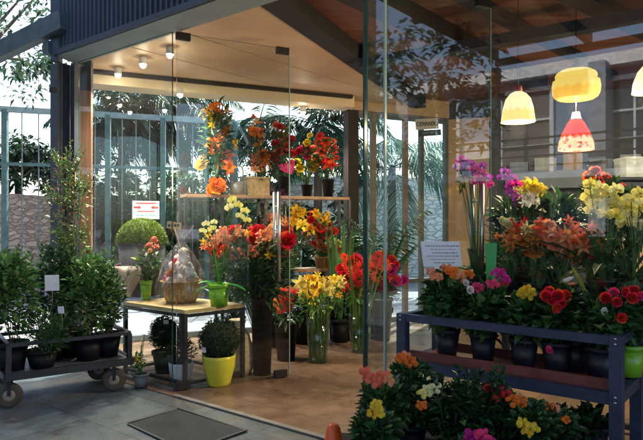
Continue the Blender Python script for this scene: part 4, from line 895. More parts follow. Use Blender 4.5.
# ---------------------------------------------------------------- inner display on the right: counter with orchids and lilies
Yc=4.75
pa,pb=FAC(470,.75),FAC(640,.75); pb=pb+FD*.9; dd_=NI*.6
frame_table('inner_counter','dark display counter of orchids and lilies behind the window glass','counter',[pa,pb,pb+dd_,pa+dd_],.93,mat('counter_top',(.045,.055,.08),.45),STEEL_BLK,leg=.05)
mb=MB()
ZC=.93
def ic(px,o): return onl(pa+NI*o,FD,px).y
def inner(name,label,cat,px,o,blooms,cont,leaves=(),**k):
    return arrangement(name,label,cat,px,ic(px,o),ZC,blooms,cont,leaves,**k)
yq=ic(478,.12)
inner('potted_orchid','arching magenta orchid by the door handle, left of the other purple one','orchid',478,.12,
 [(461,160,'orchid','magenta',.05),(468,164,'orchid','purple',.055),(473,170,'orchid','magenta',.055),(480,173,'orchid','magenta',.055),(486,178,'orchid','purple',.055),(478,181,'orchid','magenta',.05),(469,174,'orchid','magenta',.05),(490,185,'orchid','magenta',.045),(464,170,'orchid','magenta',.045),(482,166,'orchid','purple',.045),(457,166,'orchid','lilac',.04)],('bucket',.09,.2,NAVYP),[(463,178,7,6,24,.07,.035)],lm=LDK,spread=.05,facejit=.3,blades=((6,.3,.07,1.0),))
inner('potted_orchid','dark violet orchid spray hanging left of the yellow and white lilies','orchid',512,.2,
 [(505,172,'orchid','violet',.045),(511,178,'orchid','purple',.05),(516,184,'orchid','magenta',.055),(512,192,'orchid','purple',.05),(517,198,'orchid','violet',.055),(509,186,'orchid','purple',.045),(519,205,'orchid','violet',.04),(502,178,'orchid','violet',.04)],('bucket',.08,.2,NAVYP),[],lm=LDK,spread=.04,facejit=.3,blades=((6,.3,.07,1.0),))
inner('lily_bouquet','yellow over white lily bunch in the middle of the counter','bouquet',529,.3,
 [(524,188,'lily','yellow',.07),(532,186,'lily','yellow',.075),(536,191,'lily','yellow',.06),(528,198,'lily','white',.07),(534,202,'lily','white',.055),(523,203,'star','white',.05)],('bucket',.09,.2,NAVYP),[(529,212,10,12,70,.1,.03)],lm=LDK)
for i,(px,o,lab,bl) in enumerate((
 (512,.1,'orange lily bunch in front of the violet orchid',[(509,232,'star','orange',.09),(516,228,'star','scarlet',.08),(511,240,'star','orange',.09),(504,237,'star','peach',.07),(519,240,'star','orange',.08),(507,224,'rose','cream',.04)]),
 (535,.06,'orange and peach lily bunch with cream looped leaves',[(530,236,'star','orange',.09),(538,230,'star','scarlet',.08),(534,244,'star','orange',.08),(543,240,'star','peach',.08),(527,228,'star','cream',.06),(546,229,'star','peach',.06)]),
 (562,.1,'large spread of pale salmon lilies on the counter',[(556,242,'lily','salmon',.09),(564,236,'star','peach',.09),(572,231,'star','salmon',.09),(566,247,'lily','peach',.09),(577,242,'star','orange',.09),(558,252,'star','salmon',.08),(573,254,'lily','orange',.08),(551,234,'star','peach',.07)]),
 (590,.15,'bright orange lily bunch below the cream orchids',[(588,238,'star','orange',.09),(583,247,'star','salmon',.08),(596,244,'star','orange',.07),(590,229,'star','salmon',.07),(598,235,'star','scarlet',.06)]))):
    inner('lily_bouquet',lab,'bouquet',px,o,bl,('bucket',.09,.17,NAVYP),[(px,252,16,14,150,.11,.035)],lm=LMD)
# cream looped leaves
b=onl(pa+NI*.2,FD,540); r=root('looped_grass',Vector((b.x,b.y,ZC)),'pale looped ribbon grass rising between the orange lilies','plant'); pot(r,'bucket',.06,.17,NAVYP); k=b.y/F; mb=MB()
for i in range(12):
    x0=R.uniform(-14,10)*k; w_=R.uniform(3,6)*k; h_=R.uniform(38,62)*k+.18; yv=R.uniform(-.06,.06)
    mb.tube([(x0*.3,yv,.1),(x0,yv,h_*.75)]+[(x0+w_-w_*math.cos(t),yv,h_*.85+w_*1.2*math.sin(t)) for t in [j*pi/6 for j in range(7)]]+[(x0+2*w_,yv,h_*.6)],.005,5)
mb.build('stems',mat('cream_grass',(.55,.6,.32),.5,island=.25,bump=0),r)
# cream orchids right
r=inner('potted_orchid','big cream yellow orchid with broad blooms at the right of the window','orchid',605,.02,
 [(590,196,'orchid','butter',.06),(599,189,'orchid','cream',.065),(607,193,'orchid','butter',.065),(616,190,'orchid','cream',.06),(597,203,'orchid','butter',.065),(609,205,'orchid','cream',.07),(619,203,'orchid','butter',.06),(604,214,'orchid','cream',.06),(616,216,'orchid','butter',.065),(590,210,'orchid','cream',.05),(624,222,'orchid','cream',.06),(590,184,'orchid','butter',.045),(589,174,'bud','butter',.025),(588,166,'bud','butter',.02)],('bucket',.11,.22,NAVYP),[],lm=LDK,facejit=.3,spread=.06,blades=((12,.6,.06,.8),))
r=inner('potted_orchid','pale cream orchid cut by the right edge','orchid',634,.02,
 [(632,200,'orchid','cream',.065),(640,194,'orchid','butter',.065),(630,213,'orchid','cream',.07),(640,208,'orchid','butter',.07),(636,224,'orchid','cream',.065),(647,203,'orchid','butter',.06),(643,226,'orchid','cream',.05),(626,206,'orchid','butter',.055)],('bucket',.11,.22,NAVYP),[],lm=LDK,facejit=.3,spread=.06,blades=((10,.5,.06,.8),))
inner('rose_bunch','orange red roses standing behind the cream orchids','bouquet',602,.42,
 [(589,177,'rose','orange',.05),(598,183,'rose','scarlet',.045),(612,184,'rose','scarlet',.05),(606,178,'rose','salmon',.045),(621,189,'rose','red',.045),(595,171,'rose','salmon',.04)],('bucket',.09,.25,NAVYP),[(603,196,17,14,120,.1,.035)],lm=LDK)
# greenery filling behind the counter flowers
for px,lab in ((520,'dark foliage plant behind the left counter flowers'),(556,'dark leafy plant behind the salmon lilies'),(630,'dark leafy plant at the right end of the counter')):
    inner('foliage_plant',lab,'plant',px,.45,[],('bucket',.12,.25,NAVYP),[(px,222,22,26,300,.13,.05)],lm=LDK,stems=False,blades=((10,.6,.04,.7),))
# shelf cabinet behind on the right (dark frame)
c0=Vector((X(620,6.6),6.6,0)); r=root('shelf_cabinet',c0,'tall dark open shelf with boxes at the far right inside','cabinet')
mb=MB()
for dx in(-.26,.9): mb.box((dx,0,1.1),(.06,.4,2.2))
mb.build('side_panel',RAF,r)
for z in(.5,1.0,1.5,2.0):
    mb=MB(); mb.box((.32,0,z),(1.08,.38,.03)); mb.build('shelf_board',STL,r)
for (x_,z_,w_,h_,c_) in ((.0,1.515,.25,.2,'grey_blue'),(.3,1.515,.22,.28,'pale_box'),(.65,1.515,.2,.22,'tan_box'),(.05,1.015,.2,.3,'tan_box'),(.45,1.015,.3,.2,'grey_blue'),(.1,2.015,.3,.2,'pale_box'),(.5,2.015,.2,.25,'grey_blue')):
    mb=MB(); mb.box((0,0,h_/2),(w_,.28,h_)); mb.box((0,0,h_+.008),(w_+.01,.29,.03)); o=mb.build('storage_box',mat(c_,{'grey_blue':(.12,.17,.25),'pale_box':(.3,.33,.36),'tan_box':(.35,.22,.12)}[c_],.6))
    o.location=c0+Vector((x_+.05,0,z_)); tag(o,'storage box in the tall dark shelf behind the orchids','box','storage boxes in the dark shelf')
# ---------------------------------------------------------------- blue cart outside
ka=Vector((X(403,3.45),3.45,0)); kd=FD.copy(); kn=NI.copy(); kw=.42
kb=onl(ka,kd,612); kl=(kb-ka).length+.02; kb=ka+kd*kl
ZR=EYE+(HY-313)/F*3.45; ZS=ZR-.255
r=root('blue_plant_cart',(ka+kb)/2+kn*kw/2,'navy blue steel plant cart full of flowering pots in front of the window','cart')
cor=[ka,kb,kb+kn*kw,ka+kn*kw]
for q in cor:
    mb=MB(); mb.box((q.x,q.y,ZR/2),(.055,.055,ZR),fang); wp(mb,'leg',NAVY,r)
mb=MB()
for i in range(4):
    a,b=cor[i],cor[(i+1)%4]; d=(b-a).normalized()*.03; z=ZR-.024; mb.beam(a+d+Vector((0,0,z)),b-d+Vector((0,0,z)),.04,.04)
wp(mb,'top_rail',NAVY,r)
mb=MB()
for i in range(4):
    a,b=cor[i],cor[(i+1)%4]; d=(b-a).normalized()*.03; z=ZS-.035; mb.beam(a+d+Vector((0,0,z)),b-d+Vector((0,0,z)),.04,.055)
wp(mb,'lower_rail',NAVY,r)
TRAY=mat('tray_red',(.16,.045,.035),.5,var=.3,scale=8)
mb=MB(); mb.quadprism([cor[0]+kd*.03-kn*-.03,cor[1]-kd*.03+kn*.03,cor[2]-kd*.03-kn*.03,cor[3]+kd*.03-kn*.03],ZS-.02,ZS); 
mb.beam(cor[0]+kd*.03+kn*.035+Vector((0,0,ZS+.02)),cor[1]-kd*.03+kn*.035+Vector((0,0,ZS+.02)),.02,.045)
mb.beam(cor[3]+kd*.03-kn*.035+Vector((0,0,ZS+.02)),cor[2]-kd*.03-kn*.035+Vector((0,0,ZS+.02)),.02,.045); wp(mb,'tray',TRAY,r)
for q in cor[:2]:
    for z in (ZR-.024,ZS-.035):
        for dz in (-.012,.012):
            mb=MB(); c_=q-kn*.029+Vector((0,0,z+dz)); mb.tube([c_,c_-kn*.006],.006,8); wp(mb,'bolt',CHROME,r)
mb=MB(); mb.quadprism([cor[0]+kd*.03+kn*.03,cor[1]-kd*.03+kn*.03,cor[2]-kd*.03-kn*.03,cor[3]+kd*.03-kn*.03],.28,.3); wp(mb,'bottom_shelf',RAF,r)
def kc(px,o): return onl(ka+kn*o,kd,px)
LCM=leafm('leaf_cart',(.09,.22,.06),.55)
def cartplant(label,px,o,blooms,leaves,lm=LDK,rad=.075,h=.16,m=NAVYP,name='potted_kalanchoe',cat='flower pot',**k):
    leaves=[(l[0],l[1],l[2]*1.1,l[3],int(l[4]*.7),l[5]*1.12,l[6]*1.2,LDK) for l in leaves]+[(l[0],l[1]+9,l[2]*1.2,l[3]*1.15,int(l[4]*.8),l[5]*1.2,l[6]*1.25,LCM) for l in leaves]
    return arrangement(name,label,cat,px,kc(px,o).y,ZS+.001,blooms,('pot',rad,h,m),leaves,lm,**k)
r=cartplant('orange kalanchoe under the white notice at the left of the blue cart',447,.2,[(431,273,'cluster','peach',.035),(443,270,'cluster','orange',.038),(452,272,'cluster','orange',.035),(446,268,'cluster','peach',.03),(456,296,'cluster','gold',.028),(437,277,'cluster','peach',.03),(462,277,'cluster','peach',.033),(469,274,'cluster','orange',.03)],[(448,297,19,22,420,.06,.04)],spread=.08)
r.name='potted_kalanchoe'
cartplant('magenta flowered plant right of the orange kalanchoe',483,.2,[(478,288,'cluster','pink',.032),(498,273,'cluster','magenta',.033),(492,284,'cluster','pink',.03),(507,279,'cluster','magenta',.028),(470,290,'rose','white',.02),(504,283,'cluster','red',.025),(466,283,'rose','white',.02)],[(487,306,20,20,400,.06,.04)],spread=.08)
cartplant('yellow primrose in the middle of the blue cart',524,.18,[(523,293,'cluster','yellow',.036),(531,294,'cluster','yellow',.034),(527,290,'cluster','gold',.03)],[(525,312,15,15,280,.06,.045)],LMD,spread=.05)
cartplant('dark leaved red begonia in a navy pot right of the yellow primrose',556,.2,[(551,300,'rose','red',.028),(561,303,'rose','red',.027),(556,308,'rose','scarlet',.03),(546,296,'rose','red',.027),(565,296,'rose','scarlet',.03),(549,292,'rose','red',.03),(558,296,'rose','red',.03),(549,350,'rose','pink',.02,-.12)],[(555,310,16,16,320,.06,.04)],LDK,spread=.08)
cartplant('crimson cyclamen with many blooms at the right end of the blue cart',600,.2,[(606,298,'rose','red',.027),(613,293,'rose','pink',.027),(617,302,'rose','red',.027),(625,292,'rose','red',.027),(629,306,'rose','pink',.027),(618,311,'rose','white',.022),(611,316,'rose','red',.027),(622,318,'rose','scarlet',.027),(632,298,'rose','red',.027),(604,311,'rose','white',.02)],[(608,316,24,17,420,.06,.04)],LDK,spread=.1)
cartplant('bushy green plant with pink buds behind the cyclamen at the right corner of the cart',628,.36,[(634,290,'rose','red',.026),(640,296,'rose','pink',.024)],[(630,305,15,16,240,.06,.04)],LMD,spread=.05,m=GRNP,rad=.085)
r=cartplant('young lily with a pinkish white bud and a big striped leaf on the blue cart',575,.3,[(567,280,'bud','white',.045),(571,284,'bud','peach',.035)],[(570,300,9,11,60,.07,.035)],LMD)
mb=MB(); b=W(570,310,kc(575,.3).y); mb.blade(b,(.05,-.2,1),.12,.05,.2,6); mb.blade(b+Vector((.09,0,.03)),(-.35,0,1),.22,.06,.3,8); mb.blade(b+Vector((.02,-.03,0)),(-.5,0,.9),.16,.05,.5,8); wp(mb,'leaf_blades',LYG,r)
# green stake card
b=kc(491,.34); y=b.y; c=W(491,266,y); r=root('plant_label',Vector((c.x,c.y,ZS)),'tall bright green plant label standing in the pots of the blue cart','plant label')
mb=MB(); k=y/F; w0=6*k; mb.add([(-w0,0,c.z-ZS+23*k),(w0,0,c.z-ZS+23*k),(w0*.75,0,c.z-ZS-20*k),(.0,0,c.z-ZS-26*k),(-w0*.75,0,c.z-ZS-20*k)],[(0,4,3,2,1)]); mb.add([(-w0,.003,c.z-ZS+23*k),(w0,.003,c.z-ZS+23*k),(w0*.75,.003,c.z-ZS-20*k),(.0,.003,c.z-ZS-26*k),(-w0*.75,.003,c.z-ZS-20*k)],[(0,1,2,3,4)])
mb.build('card',mat('label_green',(.03,.3,.06),.4,var=.08),r)
mb=MB(); mb.box((0,.006,(c.z-ZS-20*k)/2+.01),(.006,.004,c.z-ZS-16*k)); mb.build('stick',STICK,r)
# white paper notice
y=kc(443,.3).y; k=y/F; c=W(443,254,y); r=root('paper_notice',Vector((c.x,c.y,ZS)),'white printed paper notice on a stake above the orange kalanchoe','sign')
Mn=Matrix.Rotation(-.08,3,'X')
def nq(u,v,dy=0): return Vector(((u+(-v)*.12)*k,dy,c.z-ZS+v*k))
pts=[(-21,12.5),(18,12.5),(18,-12.5),(-21,-12.5)]
mb=MB(); mb.add([nq(*p) for p in pts]+[nq(*p,.004) for p in pts],[(0,3,2,1),(4,5,6,7),(0,1,5,4),(1,2,6,5),(2,3,7,6),(3,0,4,7)]); pl=mb.build('sheet',PAPER,r)
mb=MB()
for v,ln,th in ((8.6,(-17,15),1.3),(5,(-12,12),.8),(1.8,(-11,13),1.4),(-1.6,(-17,14),1.1),(-5,(-14,12),.8),(-8.2,(-10,10),1.1)):
    u=ln[0]
    while u<ln[1]:
        w_=R.uniform(1.2,3.6); mb.add([nq(u,v,-.002),nq(u+w_,v,-.002),nq(u+w_,v-th,-.002),nq(u,v-th,-.002)],[(0,3,2,1)]); u+=w_+.7
mb.build('lettering',GREYTXT,pl)
mb=MB(); mb.tube([(0,.012,c.z-ZS+5*k),(0,.012,.02)],.004,6); mb.build('stick',STICK,r)
# ---------------------------------------------------------------- foreground kalanchoe group on a low dark bench
fb=Vector((X(455,2.75),2.75,0))
r=root('plant_bench',fb,'low dark bench under the front row of potted kalanchoes','bench')
mb=MB(); mb.box((.05,0,.385),(1.3,.5,.04),fang*.4); mb.build('tabletop',RAF,r)
for dx in(-.5,.6):
    for dy in(-.18,.18):
        v=Matrix.Rotation(fang*.4,3,'Z')@Vector((dx,dy,0)); mb=MB(); mb.box((v.x,v.y,.18),(.045,.045,.36),fang*.4); mb.build('leg',RAF,r)
ZB=.405
def euph(mb,base,h,n,L,w,lean):
    base=Vector(base); top=base+Vector((lean[0],lean[1],h)); mb.tube([base,(base+top)/2,top],.006,5,r2=.003,cap=False)
    for i in range(n):
        t=i/n; p=base.lerp(top,.25+.75*t); a=i*2.399; e=.1+1.1*t*t; d=Vector((math.cos(a)*math.cos(e),math.sin(a)*math.cos(e),math.sin(e)))
        mb.leaf(p,d,L*(1.1-.35*t),w,0,.3)
def front(label,px,Y,blooms,leaves,lm=LDK,**k):
    leaves=[(l[0],l[1],l[2],l[3],int(l[4]*1.0),l[5]*.85,l[6]*.85,LDK) for l in leaves]+[(l[0],l[1]-1,l[2],l[3],int(l[4]*.5),l[5]*.8,l[6]*.8,LCM) for l in leaves]
    return arrangement('potted_kalanchoe',label,'flower pot',px,Y,ZB,blooms,('pot',.09,.16,BLKP),leaves,lm,stems=True,**k)
front('salmon pink kalanchoe at the left end of the front row',385,2.7,[(365,373,'cluster','salmon',.033),(372,379,'cluster','salmon',.036),(383,376,'cluster','salmon',.034),(378,383,'cluster','salmon',.033),(388,380,'cluster','peach',.03)],[(388,402,26,22,420,.055,.035)],spread=.06)
front('yellow kalanchoe low at the left of the front row',372,2.5,[(376,405,'cluster','yellow',.026),(380,412,'cluster','yellow',.028),(374,413,'cluster','gold',.024)],[(376,430,22,16,340,.05,.035)],LMD,spread=.04)
front('orange kalanchoe reaching up before the left cart leg',408,2.85,[(401,358,'cluster','orange',.03),(411,361,'cluster','orange',.032),(406,356,'cluster','peach',.026),(421,405,'cluster','orange',.024,-.25),(428,391,'cluster','cream',.03,-.15),(435,388,'cluster','cream',.026,-.15),(423,393,'cluster','butter',.024,-.15)],[(410,385,22,24,420,.055,.035),(430,410,22,20,300,.055,.035)],spread=.05)
r=front('glossy dark green spurge with whorled leaves in the centre of the front row',462,2.75,[],[(462,415,38,26,380,.07,.03)])
mb=MB()
for i in range(30):
    px=R.uniform(428,506); py=R.uniform(368,400); tpn=W(px,py,2.75+R.uniform(-.2,.2)); bs=Vector((r.location.x+(tpn.x-r.location.x)*.5,r.location.y+(tpn.y-r.location.y)*.5,ZB+.1)); euph(mb,bs,tpn.z-bs.z,26,.075,.024,(tpn.x-bs.x,tpn.y-bs.y))
wp(mb,'whorled_shoots',leafm('leaf_gloss',(.018,.06,.022),.5,.3,.12),r)
front('dark red kalanchoe between the spurge and the orange one',502,2.7,[(500,392,'cluster','red',.03),(508,396,'cluster','red',.03),(495,398,'cluster','scarlet',.024),(489,388,'cluster','red',.024)],[(508,415,20,18,300,.055,.035)],spread=.05)
front('orange kalanchoe with a yellow head below it right of the centre',530,2.65,[(513,400,'cluster','orange',.028),(521,403,'cluster','orange',.028),(517,398,'cluster','peach',.024),(523,424,'cluster','yellow',.03,-.12),(531,428,'cluster','yellow',.03,-.12),(527,432,'cluster','gold',.026,-.12)],[(530,422,26,18,400,.055,.035)],spread=.04)
front('small orange kalanchoe at the right end of the front row',556,2.7,[(550,407,'cluster','orange',.024),(556,408,'cluster','peach',.022),(566,420,'cluster','orange',.0216),(545,425,'cluster','gold',.0216)],[(556,426,20,16,320,.05,.035)],spread=.03)
front('magenta kalanchoe at the bottom edge of the picture',480,2.45,[(472,437,'cluster','magenta',.034),(483,436,'cluster','pink',.034),(478,441,'cluster','magenta',.03),(489,442,'cluster','magenta',.028)],[(480,455,22,14,200,.055,.035)],spread=.03)
# lower tier pots on the blue cart
for i,px in enumerate((470,510,552,590)):
    b=kc(px,.22); arrangement('nursery_pot','black nursery pot with dark foliage on the bottom shelf of the blue cart','flower pot',px,b.y,.3,[],('pot',.09,.2,BLKP),[(px,425,16,14,160,.07,.04)],LDK,stems=False,group='nursery pots on the bottom shelf')
# ---------------------------------------------------------------- cone and mat
cc=Vector((X(333.5,3.0),3.0,0)); r=root('traffic_cone',cc,'orange traffic cone tip at the bottom edge before the doorway','cone')
hz=EYE+(HY-424)/F*3.0
mb=MB(); mb.lathe([(.13,.03),(.1,.14),(.034,hz-.02),(.024,hz-.004),(.018,hz),(.001,hz)],seg=28); mb.build('body',CONEO,r)
mb=MB(); mb.box((0,0,.016),(.34,.34,.03)); mb.build('base',CONEO,r)
mb=MB(); mb.lathe([(.0895,.18),(.0735,.25),(.0745,.25),(.0905,.18)],seg=28); mb.build('reflective_band',CONEW,r)
mb=MB(); q=[G(128,424),G(178,409),G(247,431),G(186,452)]; mb.quadprism(q,-.003,.003)
r=root('door_mat',sum(q,Vector())/4,'dark ribbed rubber door mat lying on the paving before the door','mat'); wp(mb,'pad',RUBBER,r)
mb=MB()
for i in range(4):
    mb.beam(q[i]+Vector((0,0,.009)),q[(i+1)%4]+Vector((0,0,.0015)),.015,.006)
wp(mb,'border',mat('mat_border',(.05,.06,.068),.7),r)
# ================================================================ BACKYARD
def crown(mb,c,r,n,L,w,clumps=26,rng=R):
    for i in range(clumps):
        p,v=ell(c,r,rng,.35); rr=min(r)*rng.uniform(.22,.42)
        for j in range(n//clumps):
            q,u=ell(p,(rr,rr,rr*.7),rng,.1); mb.leaf(q,Vector((u.x,u.y,u.z*.4-.1))+Vector((rng.uniform(-.6,.6),rng.uniform(-.6,.6),rng.uniform(-.4,.4))),L*rng.uniform(.7,1.3),w*rng.uniform(.8,1.2),0,.2,rng)
def tree(name,label,px,Y,pyc,rx,rz,n,L,w,m,h0=None,cat='tree',group=None,clumps=26,tr=.12,dx=0):
    b=Vector((X(px,Y),Y,0)); r=root(name,b,label,cat,group); zc=EYE+(HY-pyc)/F*Y; mb=MB(); crown(mb,Vector((dx,0,zc)),(rx,rx*.8,rz),n,L,w,clumps); mb.build('crown',m,r)
    t=MB(); t.tube([(0,0,0),(.05,.03,zc*.4),(dx*.6,0,zc*.8),(dx,0,zc+rz*.4)],[tr,tr*.8,tr*.6,tr*.2],9)
    for i in range(9):
        p,v=ell((dx,0,zc),(rx*.8,rx*.6,rz*.7)); t.tube([(dx*.5,0,zc-rz*.6),(dx*.5+(p.x-dx*.5)*.5,p.y*.5,zc-rz*.3),p],tr*.35,5,r2=tr*.08,cap=False)
    t.build('trunk',BARK,r); return r
def palm(label,px,Y,pyc,nf,L,ll,lw,m=LPALM,lean=0.,tr=.1,droop=1.6,group='palms behind the shop'):
    b=Vector((X(px,Y),Y,0)); r=root('palm_tree',b,label,'palm',group); zc=EYE+(HY-pyc)/F*Y
    t=MB(); t.tube([(0,0,0),(lean*.3,0,zc*.4),(lean,0,zc)],[tr*1.2,tr,tr*.85],10); t.build('trunk',BARK,r); mb=MB()
    for i in range(nf):
        a=i*2.399+R.uniform(-.3,.3); e=R.uniform(-.5,1.2); frond(mb,(lean,0,zc),(math.cos(a)*math.cos(e),math.sin(a)*math.cos(e),math.sin(e)),L*R.uniform(.8,1.1),droop,22,ll,lw,rach=.015)
    mb.build('crown',m,r); return r
palm('shaggy palm with dark drooping crown nearest the timber post',122,14.5,118,40,1.8,.6,.06)
palm('slim palm just left of the green fence post',150,15.5,120,28,1.6,.6,.06,lean=.2)
palm('palm with a curved trunk right of the green fence post',192,16,112,30,1.8,.6,.06,lean=-.4)
palm('tall palm leaning over behind the orange bouquet',176,17.5,104,26,1.9,.6,.07,lean=.5)
palm('pale palm seen above the red rose bouquets',268,14,122,16,1.6,.6,.055,lean=-.2)
palm('dark palm standing left of the back column',318,13.5,125,32,1.8,.65,.06)
palm('arching pale green palm outside the right back windows',392,13.2,168,20,1.9,.8,.05,m=LPALE,lean=0,droop=1.9)
tree('broadleaf_tree','green bushy tree low behind the timber post',108,13.2,195,.9,1.3,2400,.16,.09,LTREE)
tree('broadleaf_tree','light green bush behind the upper shelf',192,13.2,205,.75,1.1,2000,.16,.09,LLT if False else leafm('leaf_bush',(.06,.16,.05)))
tree('broadleaf_tree','pale bush seen through the shelf legs',240,13.8,225,.8,.8,1000,.16,.09,leafm('leaf_bush',(0,0,0)))
tree('broadleaf_tree','dark tree at the left edge behind the fence',18,13.6,165,.8,.6,900,.18,.1,LTREE)
tree('broadleaf_tree','dark tree right behind the black column',52,14.4,172,.6,.7,800,.18,.1,LTREE)
tree('broadleaf_tree','small dark tree filling the gap left of the timber post',75,15,165,.5,1.2,500,.18,.1,LTREE)
tree('broadleaf_tree','dark leafy tree behind the orange lilies low',232,17,165,.8,1.2,500,.2,.11,LTREE)
# tree whose branches hang in the top-left sky
r=tree('street_tree','large tree whose leafy boughs hang over the top left of the sky',-120,9.5,28,1.9,1.2,2300,.14,.06,leafm('leaf_street',(.05,.11,.05),.45),dx=1.6,clumps=60,tr=.2)
mb=MB(); crown(mb,W(18,65,12)-r.location,(.9,.6,.25),420,.15,.06,14); crown(mb,W(46,62,12)-r.location,(.4,.4,.35),200,.15,.06,8); mb.build('bough',leafm('leaf_street',(0,0,0)),r)
tree('broadleaf_tree','dark shrubbery filling the fence line behind the notice',150,13.6,215,1.1,1.0,1500,.17,.09,LTREE)
tree('broadleaf_tree','dark shrub showing between the middle and upper shelf boards',285,13.4,235,.9,.9,1300,.16,.09,LTREE)
tree('broadleaf_tree','dark green shrub low behind the red shelf bouquet',325,13.4,240,.7,1.0,1100,.16,.09,LTREE)
# fence
Yf=12.0
fa_=Vector((X(-60,11.2),11.2,0)); fb_=Vector((X(235,13.0),13.0,0)); fdv=(fb_-fa_).normalized()
r=root('garden_fence',(fa_+fb_)/2,'tall green metal bar fence behind the shop','fence')
def fp(px): return onl(fa_,fdv,px)
topz=lambda px:EYE+(HY-(106+ (px-0)*.1))/F*fp(px).y
zt=EYE+(HY-110)/F*fp(20).y
for px in(-60,5,55,108,163,207,235):
    q=fp(px); mb=MB(); mb.box((q.x,q.y,zt/2),(.1,.1,zt),.1); wp(mb,'post',GREENP,r)
mb=MB(); mb.beam(fa_+Vector((0,0,zt)),fb_+Vector((0,0,zt)),.07,.11); wp(mb,'top_rail',mat('rail_pale',(.3,.38,.37),.5),r)
for z in(.3,EYE+(HY-166)/F*12):
    mb=MB(); mb.beam(fa_+Vector((0,0,z)),fb_+Vector((0,0,z)),.05,.06); wp(mb,'rail',GREENP,r)
prev=-60
for px in(5,55,108,163,207,235):
    a,b=fp(prev),fp(px); mb=MB(); n=max(2,int((b-a).length/.24))
    for i in range(1,n):
        q=a.lerp(b,i/n); mb.box((q.x,q.y,zt/2),(.016,.016,zt-.05))
    wp(mb,'bar_panel',mat('bars_pale',(.16,.2,.2),.5),r); prev=px
# rubble garden walls
def stone_mat(n,c1,c2,mortar,sc_):
    m,nt,o=new_mat(n); N=nt.nodes.new; L=nt.links.new
    b=N('ShaderNodeBsdfPrincipled'); b.inputs['Roughness'].default_value=.9; tc=N('ShaderNodeTexCoord')
    nd=N('ShaderNodeTexNoise'); nd.inputs['Scale'].default_value=2.2; nd.inputs['Detail'].default_value=5; L(tc.outputs['Object'],nd.inputs['Vector'])
    va=N('ShaderNodeVectorMath'); va.operation='MULTIPLY_ADD'; va.inputs[1].default_value=(.22,.22,.3); L(nd.outputs['Color'],va.inputs[0]); L(tc.outputs['Object'],va.inputs[2])
    mp=N('ShaderNodeMapping'); mp.inputs['Scale'].default_value=(sc_*.8,sc_*.8,sc_*2.0); L(va.outputs[0],mp.inputs[0])
    v=N('ShaderNodeTexVoronoi'); v.inputs['Scale'].default_value=1; L(mp.outputs[0],v.inputs['Vector']); v2=N('ShaderNodeTexVoronoi'); v2.feature='DISTANCE_TO_EDGE'; L(mp.outputs[0],v2.inputs['Vector']); v2.inputs['Scale'].default_value=1
    sp=N('ShaderNodeSeparateColor'); L(v.outputs['Color'],sp.inputs[0]); mx=N('ShaderNodeMix'); mx.data_type='RGBA'; L(sp.outputs[0],mx.inputs[0]); mx.inputs[6].default_value=(*c1,1); mx.inputs[7].default_value=(*c2,1)
    mr=N('ShaderNodeMapRange'); mr.inputs[1].default_value=.02; mr.inputs[2].default_value=.09; L(v2.outputs[0],mr.inputs[0])
    m2=N('ShaderNodeMix'); m2.data_type='RGBA'; L(mr.outputs[0],m2.inputs[0]); m2.inputs[6].default_value=(*mortar,1); L(mx.outputs[2],m2.inputs[7]); L(m2.outputs[2],b.inputs['Base Color'])
    bp=N('ShaderNodeBump'); bp.inputs['Distance'].default_value=.03; L(mr.outputs[0],bp.inputs['Height']); L(bp.outputs[0],b.inputs['Normal']); L(b.outputs[0],o.inputs[0]); return m
def wall(name,label,pa_,pb_,h,m,t=.35):
    r=(Vector(pa_)+Vector(pb_))/2; mb=MB(); n=24; a=Vector(pa_); b=Vector(pb_); d=(b-a).normalized(); nn=Vector((-d.y,d.x,0))*t/2
    for i in range(n):
        q0=a.lerp(b,i/n); q1=a.lerp(b,(i+1)/n); hh=h+R.uniform(-.05,.05); mb.quadprism([q0-nn,q1-nn,q1+nn,q0+nn],-.01,hh)
    mb.v=[(x-r.x,y-r.y,z) for x,y,z in mb.v]; o=mb.build(name,m); o.location=r; tag(o,label,'wall'); return o
ST1=stone_mat('rubble_pale',(.74,.58,.45),(.46,.35,.27),(.5,.39,.31),6)
ST2=stone_mat('rubble_white',(.85,.83,.81),(.72,.7,.68),(.66,.64,.63),5)
wall('stone_wall','pale rubble stone wall behind the left fence',(X(-80,13),13,0),(X(240,15),15,0),2.15,ST1)
wall('stone_wall','whitewashed stone wall outside the right back windows',(X(240,15.3),15.3,0),(X(520,15.9),15.9,0),2.75,ST2)
# ================================================================ STREET SIDE (seen mirrored in the glass)
def mir(P):
    P=Vector(P); d=(P-A0).dot(NI); return P-NI*2*d
